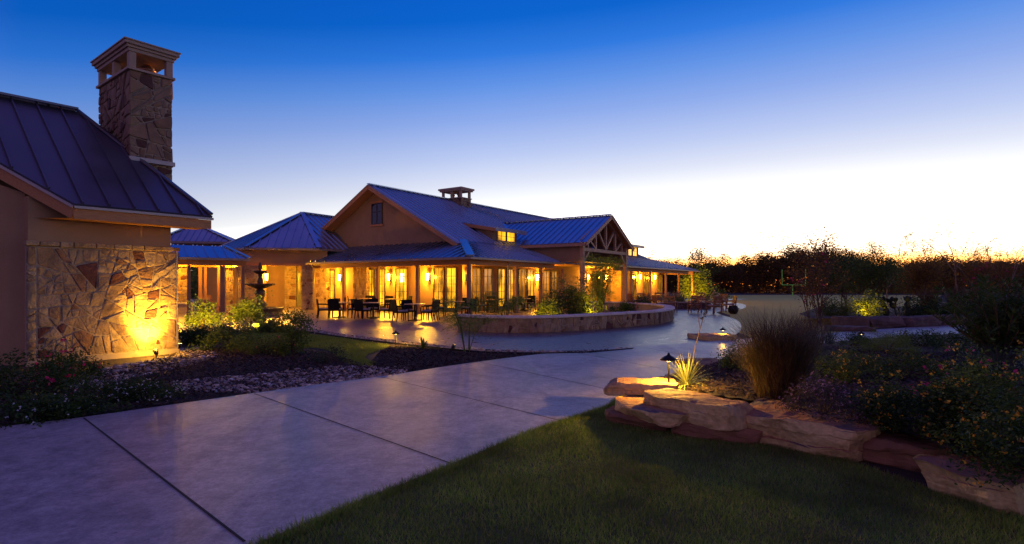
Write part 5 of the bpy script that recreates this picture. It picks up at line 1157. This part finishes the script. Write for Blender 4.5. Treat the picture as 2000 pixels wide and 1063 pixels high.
sized(shrub('rose_bush', GB(1885, 812), .5, .35, .62, 2600, .045, 'leaf_dark', 'rose bush with bright pink blooms behind the big lantana', flowers='petal_pink', nf=34, fs=.04, ncl=34, spread=.09, seed=11))
sized(grassclump('muhly_grass', GB(1930, 760), 520, .4, .75, .006, .5, .45, 'leaf_blue', 'thin dark grass tuft under the oleander', r0=.15))
sized(shrub('verbena', GB(1700, 790), .3, .25, .1, 500, .03, 'leaf_dark', 'tiny ground cover sprigs in the mulch', cat='ground cover', ncl=18, spread=.06, seed=12))
def oleander(loc, h, n, label, seed, rx=1.0, mat='leaf_dark'):
    t = empty('oleander', loc, 0, label, 'shrub'); r = random.Random(seed); mb = MB(); c = []; dirs = []
    for i in range(n):
        a = r.uniform(0, 6.283); sp = r.uniform(.15, 1)*rx; hh = h*r.uniform(.45, 1.0)*(1-.25*(sp/rx)**2); e = Vector((math.cos(a)*sp, math.sin(a)*sp, hh)); m_ = Vector((e.x*.4, e.y*.4, hh*.55)); mb.tube([(e.x*.08, e.y*.08, 0), m_, e], [.016, .010, .005], 5)
        for k in range(46):
            u = r.uniform(.35, 1.03); q = m_.lerp(e, (u-.5)*2) if u > .5 else Vector((e.x*.08, e.y*.08, 0)).lerp(m_, u*2); al = r.uniform(0, 6.283); d = Vector((math.cos(al), math.sin(al), r.uniform(.2, 1.3))).normalized(); c.append(q); dirs.append(d)
    mb.build('stem', 'bark', t); n_ = len(c); npmesh('foliage', leafquads(np.array([tuple(q) for q in c]), rng.uniform(.12, .2, n_), rng.uniform(.018, .028, n_), dirs=np.array([tuple(d) for d in dirs])), 4, mat, t); return t
sized(oleander(GB(1955, 722), 1.65, 90, 'tall dark oleander with narrow leaves at the right edge', 5, 1.1))
sized(oleander(GB(2060, 730), 1.5, 60, 'second oleander cut by the right edge of the picture', 6, 1.0))
sized(thin_tree('crape_myrtle', GB(1597, 690), 2.75, 4, 4, .022, 1500, .055, 'leaf_autumn', 'slender multi-stemmed crape myrtle with sparse autumn leaves and pink blooms', .33, 'bark', 21, .07, 'petal_pink', 10, .05, 3, .24))
sized(shrub('juniper', GB(1736, 690), .55, .45, .42, 7000, .05, 'leaf_bright', 'bright green feathery juniper mound lit from the left', ncl=60, spread=.07, seed=14, aspect=.12, shell=.65))
sized(shrub('dwarf_shrub', GB(1668, 676), .42, .3, .28, 2200, .04, 'leaf_dark', 'low dark shrub beside the rear path light', ncl=30, spread=.06, seed=15))
sized(shrub('dwarf_shrub', GB(1800, 676), .6, .4, .34, 2600, .05, 'leaf_dark', 'spreading dark shrub in front of the rear path', ncl=36, spread=.08, seed=16))
sized(shrub('dwarf_shrub', GB(1880, 690), .7, .5, .38, 2400, .05, 'leaf_dark', 'dark shrub under the oleander at the path', ncl=36, spread=.09, seed=17))
sized(grassclump('red_yucca', GB(1620, 672), 130, .35, .6, .008, .35, .2, 'leaf_blue', 'dark spiky rosette beside the lit ground', 'plant', r0=.1))
# ---- raised bed behind the rear path
RB = lambda px, D: PZ(px, D, .30)
tag(sheet('raised_bed', [PZ(1585, 21.6), PZ(1705, 21.9), PZ(1915, 23.2), PZ(2150, 24), PZ(2150, 36), PZ(1600, 33), PZ(1560, 25)], .30, 'soil'), kind='structure')
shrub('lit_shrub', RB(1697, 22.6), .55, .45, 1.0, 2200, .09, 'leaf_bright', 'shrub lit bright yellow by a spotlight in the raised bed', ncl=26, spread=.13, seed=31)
shrub('low_shrub', RB(1632, 23.6), .8, .6, .62, 2600, .08, 'leaf_mid', 'loose shrub left of the lit shrub in the raised bed', ncl=30, spread=.14, seed=32)
thin_tree('small_tree', RB(1715, 26), 2.9, 4, 4, .035, 9000, .085, 'leaf_mid', 'broad dark leafy tree behind the lit shrub', .6, 'bark', 41, .26, multi=3, first=.26)
thin_tree('small_tree', RB(1650, 28), 2.7, 4, 4, .035, 8000, .085, 'leaf_dark', 'dark leafy tree left of the broad one', .6, 'bark', 44, .27, multi=3, first=.26)
thin_tree('small_tree', RB(1800, 29), 2.6, 4, 4, .035, 8000, .085, 'leaf_wood', 'brownish leafy tree behind the prickly pear', .6, 'bark', 47, .27, multi=3, first=.26)
def cactus(loc, label):
    t = empty('prickly_pear', loc, 0, label, 'cactus'); r = random.Random(9)
    def pad(p, d, s, k):
        mb = MB(); w = Vector((r.uniform(-1, 1), r.uniform(-1, 1), 0)).normalized(); w = (w-d*w.dot(d)).normalized(); nn_ = d.cross(w); vs = []; fs = []; n = 12
        for j, (rr, off) in enumerate(((0, -.035), (.75, -.03), (1, 0), (.75, .03), (0, .035))):
            for i in range(n): a = 6.2832*i/n; vs.append(p+d*s*(.5+.5*rr*math.sin(a))+w*s*.36*rr*math.cos(a)+nn_*off*s*2)
        for j in range(4):
            for i in range(n): fs.append((j*n+i, j*n+(i+1) % n, (j+1)*n+(i+1) % n, (j+1)*n+i))
        mb.add(vs, fs).build('pad', 'leaf_blue', t, True)
        if k < 3:
            for _ in range(2): dd = (d+Vector((r.uniform(-.8, .8), r.uniform(-.5, .5), .2))).normalized(); pad(p+d*s*.92, dd, s*.85, k+1)
    for x in (-.5, -.1, .35): pad(Vector((x, r.uniform(-.2, .2), 0)), Vector((r.uniform(-.3, .3), 0, 1)).normalized(), .36, 1)
    return t
cactus(RB(1755, 22.8), 'prickly pear cactus with flat blue-green pads behind the retaining row')
for i, (px, D, h, lab) in enumerate(((1818, 26, 1.35, 'left'), (1868, 25, 1.45, 'middle'), (1905, 28, 1.5, 'right'))): grassclump('fountain_grass', RB(px, D), 700, h*.6, h, .012, .5, .5, 'leaf_tan', 'tall dark fountain grass in the raised bed, %s of three' % lab, r0=.25, group='fountain grasses in the raised bed')
for i, (px, D, rx, h, mt, lab) in enumerate(((1790, 24, .6, .6, 'leaf_dark', 'low dark shrub right of the prickly pear'), (1850, 23.8, .7, .55, 'leaf_dark', 'low dark shrub before the fountain grasses'), (1935, 25, .9, 1.1, 'leaf_dark', 'dark shrub behind the oleander'), (2010, 27, 1.1, 1.4, 'leaf_mid', 'larger shrub at the right edge behind the oleander'))): shrub('bed_shrub', RB(px, D), rx, rx*.8, h, 2200, .08, mt, lab, ncl=30, spread=.15, seed=50+i)
for i, (px, D, h, n, lab) in enumerate(((1808, 38, 5.2, 420, 'slim pale sapling left of the tallest one'), (1866, 36, 6.0, 420, 'tallest slim sapling standing out against the glow'), (1893, 40, 4.9, 300, 'thin sapling right of the tallest one'), (1975, 34, 4.7, 240, 'bare thin sapling near the right edge'), (1735, 40, 4.9, 330, 'slim sapling behind the broad leafy tree'))):
    thin_tree('sapling', PZ(px, D), h, 3, 4, .05, n*4, .07, 'leaf_autumn', lab, .42, 'pale_bark', 60+i, .09, first=.34, group='saplings against the glow')
for i, (px, D, h, lab) in enumerate(((1925, 33, 3.2, 'rust coloured small tree with pink blooms, left of the pair'), (1960, 36, 3.6, 'rust coloured small tree with pink blooms, right of the pair'))): thin_tree('crape_myrtle', PZ(px, D), h, 4, 4, .04, 5000, .085, 'leaf_autumn', lab, .55, 'bark', 75+i, .17, 'petal_pink', 14, .1, 3, .26)
# ---- planter inside the seat wall
shrub('planter_bush', G(1108, 625), 1.35, .8, 1.55, 9000, .10, 'leaf_mid', 'big dark round bush in the planter, its left side lit', ncl=70, spread=.2, seed=81, sr=.02)
shrub('planter_bush', G(1072, 630), .55, .45, .8, 2600, .09, 'leaf_bright', 'small bright lit bush at the left foot of the big bush', ncl=26, spread=.12, seed=82)
shrub('planter_bush', G(1215, 615), .6, .5, .62, 1800, .10, 'leaf_dark', 'low leafy bush in the planter between the feathery tree and the last bush', ncl=24, spread=.13, seed=83)
shrub('planter_bush', G(1255, 611), .62, .5, .85, 2200, .11, 'leaf_dark', 'upright leafy bush at the right end of the planter', ncl=22, spread=.14, seed=84)
shrub('planter_cover', G(1205, 622), 1.0, .5, .26, 1800, .07, 'leaf_dark', 'low green cover along the planter with a few yellow flowers', 'ground cover', flowers='petal_yellow', nf=26, fs=.06, ncl=36, spread=.11, seed=85)
def feathery(loc, h, nst, rx, label, mat, seed, dens=90, name='retama', droop=.25, L0=.16, lw_=.011):
    t = empty(name, loc, 0, label, 'tree'); r = random.Random(seed); mb = MB(); c = []; dirs = []
    for i in range(nst):
        a = r.uniform(0, 6.283); sp = rx*r.uniform(.15, 1); hh = h*r.uniform(.6, 1)*(1-.2*(sp/rx)); p = [Vector((0, 0, -.03))+Vector((math.cos(a), math.sin(a), 0))*.06, Vector((math.cos(a)*sp*.3, math.sin(a)*sp*.3, hh*.5)), Vector((math.cos(a)*sp*.7, math.sin(a)*sp*.7, hh*.88)), Vector((math.cos(a)*sp, math.sin(a)*sp, hh*(1-droop*.2)))]
        mb.tube(p, [.011*h/1.6, .008*h/1.6, .005, .002], 5)
        for b in range(dens//6):
            u = r.uniform(.3, 1)*2.999; k = int(u); q = p[k].lerp(p[k+1], u-k); al = r.uniform(0, 6.283); d = Vector((math.cos(al), math.sin(al), r.uniform(-.4, .7))).normalized(); l = h*r.uniform(.12, .26)
            for s_ in range(16):
                f = s_/16; qq = q+d*l*f-Vector((0, 0, droop*l*f*f)); dd = (d+Vector((r.gauss(0, .6), r.gauss(0, .6), r.gauss(0, .4)))).normalized(); c.append(qq); dirs.append(dd)
    mb.build('stem', 'leaf_mid', t); n_ = len(c); npmesh('foliage', leafquads(np.array([tuple(q) for q in c]), rng.uniform(.5, 1.1, n_)*L0, np.full(n_, lw_), dirs=np.array([tuple(d) for d in dirs])), 4, mat, t); return t
feathery(G(1172, 620), 3.6, 20, 1.25, 'airy feathery planter tree lit from below before the truss gable', 'leaf_bright', 91, 170, L0=.22, lw_=.013)
feathery(G(912, 688), 1.7, 8, .9, 'wispy green stems left of the seat wall beside the glaring spotlight', 'leaf_bright', 92, 120, lw_=.008)
feathery(G(985, 628), 1.6, 12, 1.5, 'feathery lit shrub arching behind the seat wall', 'leaf_bright', 93, 120, droop=.6)
# ---- by the lodge
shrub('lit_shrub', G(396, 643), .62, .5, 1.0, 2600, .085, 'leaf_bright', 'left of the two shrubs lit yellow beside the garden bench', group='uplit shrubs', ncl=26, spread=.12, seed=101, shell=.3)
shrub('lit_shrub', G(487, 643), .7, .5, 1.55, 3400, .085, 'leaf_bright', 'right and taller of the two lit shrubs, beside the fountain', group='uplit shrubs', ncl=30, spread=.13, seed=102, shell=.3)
shrub('dark_shrub', G(530, 650), .6, .4, .28, 2600, .085, 'leaf_mid', 'dark shrub before the fountain basin', ncl=36, spread=.13, seed=103)
shrub('dark_shrub', G(368, 672), .6, .4, .36, 2400, .07, 'leaf_dark', 'low dark shrub at the corner of the stone wall', ncl=28, spread=.12, seed=104)
shrub('dark_shrub', G(436, 662), .9, .4, .28, 2400, .07, 'leaf_dark', 'low dark shrub under the garden bench', ncl=28, spread=.12, seed=105)
shrub('dark_shrub', G(448, 684), .75, .5, .5, 3600, .06, 'leaf_mid', 'loose light green shrub at the left end of the small lawn', ncl=34, spread=.10, seed=106, shell=.35)
shrub('dark_shrub', G(505, 690), .65, .45, .34, 4200, .06, 'leaf_mid', 'fine leaved green mound at the lawn edge', ncl=40, spread=.07, seed=107, aspect=.12)
shrub('upright_shrub', G(571, 694), .42, .4, 1.1, 3000, .065, 'leaf_mid', 'upright bushy shrub standing alone before the small lawn', ncl=30, spread=.09, seed=108, shell=.3)
shrub('rose_bush', G(535, 692), .5, .35, .4, 900, .05, 'leaf_dark', 'sparse rose bush with small pink flowers left of the upright shrub', flowers='petal_pink', nf=8, fs=.05, ncl=20, spread=.09, seed=109)
shrub('dark_shrub', G(640, 708), .45, .3, .26, 1000, .07, 'leaf_blue', 'low tuft of dark strap leaves in the mulch', ncl=18, spread=.07, seed=110, aspect=.18)
yucca(G(826, 684), 24, .34, .05, 'leaf_bright', 'small broad leaved plant on the pebble strip', 'plant', 'sago_plant')
shrub('rose_bush', G(60, 772), .85, .5, .55, 3400, .055, 'leaf_dark', 'rose bush with pink blooms before the end wall of the lodge', flowers='petal_pink', nf=24, fs=.05, ncl=44, spread=.11, seed=111)
shrub('rose_bush', G(132, 740), .5, .35, .45, 1900, .055, 'leaf_dark', 'smaller rose bush before the left end of the stone veneer', flowers='petal_pink', nf=12, fs=.055, ncl=26, spread=.09, seed=112)
shrub('dark_shrub', G(55, 818), .7, .35, .2, 2200, .06, 'leaf_dark', 'very dark low shrub at the left edge of the path', flowers='petal_white', nf=14, fs=.025, ncl=30, spread=.11, seed=113)
shrub('flower_mound', G(208, 790), .48, .3, .26, 2400, .04, 'leaf_dark', 'left mound of small white flowers beside the path', 'flowers', 'white flower mounds', flowers='petal_white', nf=80, fs=.016, ncl=36, spread=.06, seed=114)
shrub('flower_mound', G(292, 784), .45, .3, .27, 2400, .04, 'leaf_dark', 'right mound of small white flowers beside the path', 'flowers', 'white flower mounds', flowers='petal_white', nf=80, fs=.016, ncl=36, spread=.06, seed=115)
shrub('dark_shrub', G(150, 805), .5, .25, .16, 1400, .05, 'leaf_dark', 'dark trailing plant left of the white flower mounds', ncl=28, spread=.08, seed=116)
shrub('dark_shrub', G(352, 606), .5, .4, .9, 1200, .10, 'leaf_dark', 'dark plant above the low wall under the gallery', ncl=20, spread=.14, seed=117)
# ---- beyond the porch
t_ = G(1322, 590); grassclump('plume_grass', PZ(1316, 38, .0), 900, .7, 1.25, .014, .7, .5, 'leaf_mid', 'clump of plumed grass behind the fire pit', r0=.7, plumes=46)
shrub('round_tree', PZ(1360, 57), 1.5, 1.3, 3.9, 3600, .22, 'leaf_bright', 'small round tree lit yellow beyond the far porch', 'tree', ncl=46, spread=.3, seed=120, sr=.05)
thin_tree('small_tree', PZ(1382, 62), 5.4, 4, 4, .06, 2000, .2, 'leaf_dark', 'dim young tree right of the lit round tree', .45, 'bark', 121, .35, first=.3)
shrub('dark_shrub', PZ(1395, 58), 1.4, 1, 1.2, 1400, .2, 'leaf_mid', 'low shrub at the foot of the dim young tree', ncl=24, spread=.25, seed=122)
shrub('rose_bush', PZ(1397, 40), .5, .4, 1.1, 700, .09, 'leaf_mid', 'potted-looking pale pink flowers behind the fire pit chairs', flowers='plume', nf=24, fs=.10, ncl=14, spread=.12, seed=123)
for i, (px, D, rx, h, lab) in enumerate(((380, 66, 3.0, 3.4, 'left bush seen through the gallery'), (398, 60, 2.4, 2.6, 'middle bush seen through the gallery'), (422, 64, 3.0, 4.0, 'right bush seen through the gallery'))): shrub('garden_bush', PZ(px, D), rx, rx*.7, h, 2400, .26, 'leaf_mid', lab, group='bushes beyond the gallery', ncl=40, spread=.4, seed=130+i, sr=.05)
# ---- the wood on the horizon
def make_wood_tree(seed, h=8.0, n=3600):
    t = empty('woodland_tree'); mb = MB(); ends = branches(mb, (0, 0, -.1), h*.34, 5, 3, .16, .62, seed); mb.build('trunk', 'bark', t)
    E = np.array([tuple(e) for e in ends if e.z > h*.2]); r = np.random.default_rng(seed); E = np.vstack([E, r.normal(size=(26, 3))*np.array([h*.20, h*.20, h*.15])+np.array([0, 0, h*.62])])
    i = r.integers(0, len(E), n); c = E[i]+r.normal(size=(n, 3))*h*.055; c[:, 2] = np.maximum(c[:, 2], .3)
    k = n//2; low = np.stack([r.normal(size=k)*h*.24, r.normal(size=k)*h*.2, r.random(k)*h*.42], 1); c = np.vstack([c, low]); m_ = len(c)
    npmesh('crown', leafquads(c, rng.uniform(.6, 1.3, m_)*.24, rng.uniform(.6, 1.2, m_)*.15), 4, 'leaf_wood', t); return t
protos = [make_wood_tree(200+i) for i in range(4)]
spots = []
for i in range(30): spots.append((1255+i*29+random.uniform(-12, 12), random.uniform(96, 118), None))
prof = [(1250, 7.0), (1300, 6.6), (1330, 6.2), (1370, 6.6), (1420, 7.2), (1470, 6.8), (1530, 9.4), (1600, 9.6), (1650, 8.4), (1720, 6.6), (1780, 6.2), (1830, 7.8), (1900, 7.2), (1960, 7.0), (2080, 7.4)]
words = ['rounded', 'ragged', 'broad', 'narrow']
for i, (px, D, _) in enumerate(spots):
    hh = np.interp(px, [a for a, _ in prof], [b for _, b in prof])*D/100*random.uniform(.95, 1.2); o = protos[i] if i < 4 else copy_tree(protos[i % 4])
    o.location = PZ(px, D); o.rotation_euler = (0, 0, random.uniform(0, 6.28)); s = hh/8.6; o.scale = (s*1.25, s*1.25, s)
    tag(o, 'dark autumn tree of the wood on the horizon, in silhouette against the glow', 'tree', 'trees of the wood on the horizon')
p = np.zeros((26000, 3)); p[:, 0] = rng.uniform(22, 150, 26000); p[:, 1] = rng.uniform(119, 127, 26000)
px_ = 1000+p[:, 0]/p[:, 1]*F; hm = np.interp(px_, [a for a, _ in prof], [b for _, b in prof])*1.02*(1+.08*np.sin(px_*.11)+.06*np.sin(px_*.043)); p[:, 2] = rng.random(26000)**.9*hm*.8
tag(npmesh('woods', leafquads(p, rng.uniform(.7, 1.4, 26000)*.8, rng.uniform(.7, 1.2, 26000)*.55), 4, 'leaf_wood'), 'dense dark wood behind the single trees on the horizon', 'woods', kind='stuff')
p = np.zeros((9000, 3)); p[:, 0] = rng.uniform(-75, -35, 9000); p[:, 1] = rng.uniform(92, 99, 9000); p[:, 2] = rng.random(9000)*5.6*(1+.1*np.sin(p[:, 0]*.5))
tag(npmesh('woods', leafquads(p, rng.uniform(.7, 1.4, 9000)*.8, rng.uniform(.7, 1.2, 9000)*.55), 4, 'leaf_dark'), 'dark wood seen far off through the gallery', 'woods', kind='stuff')
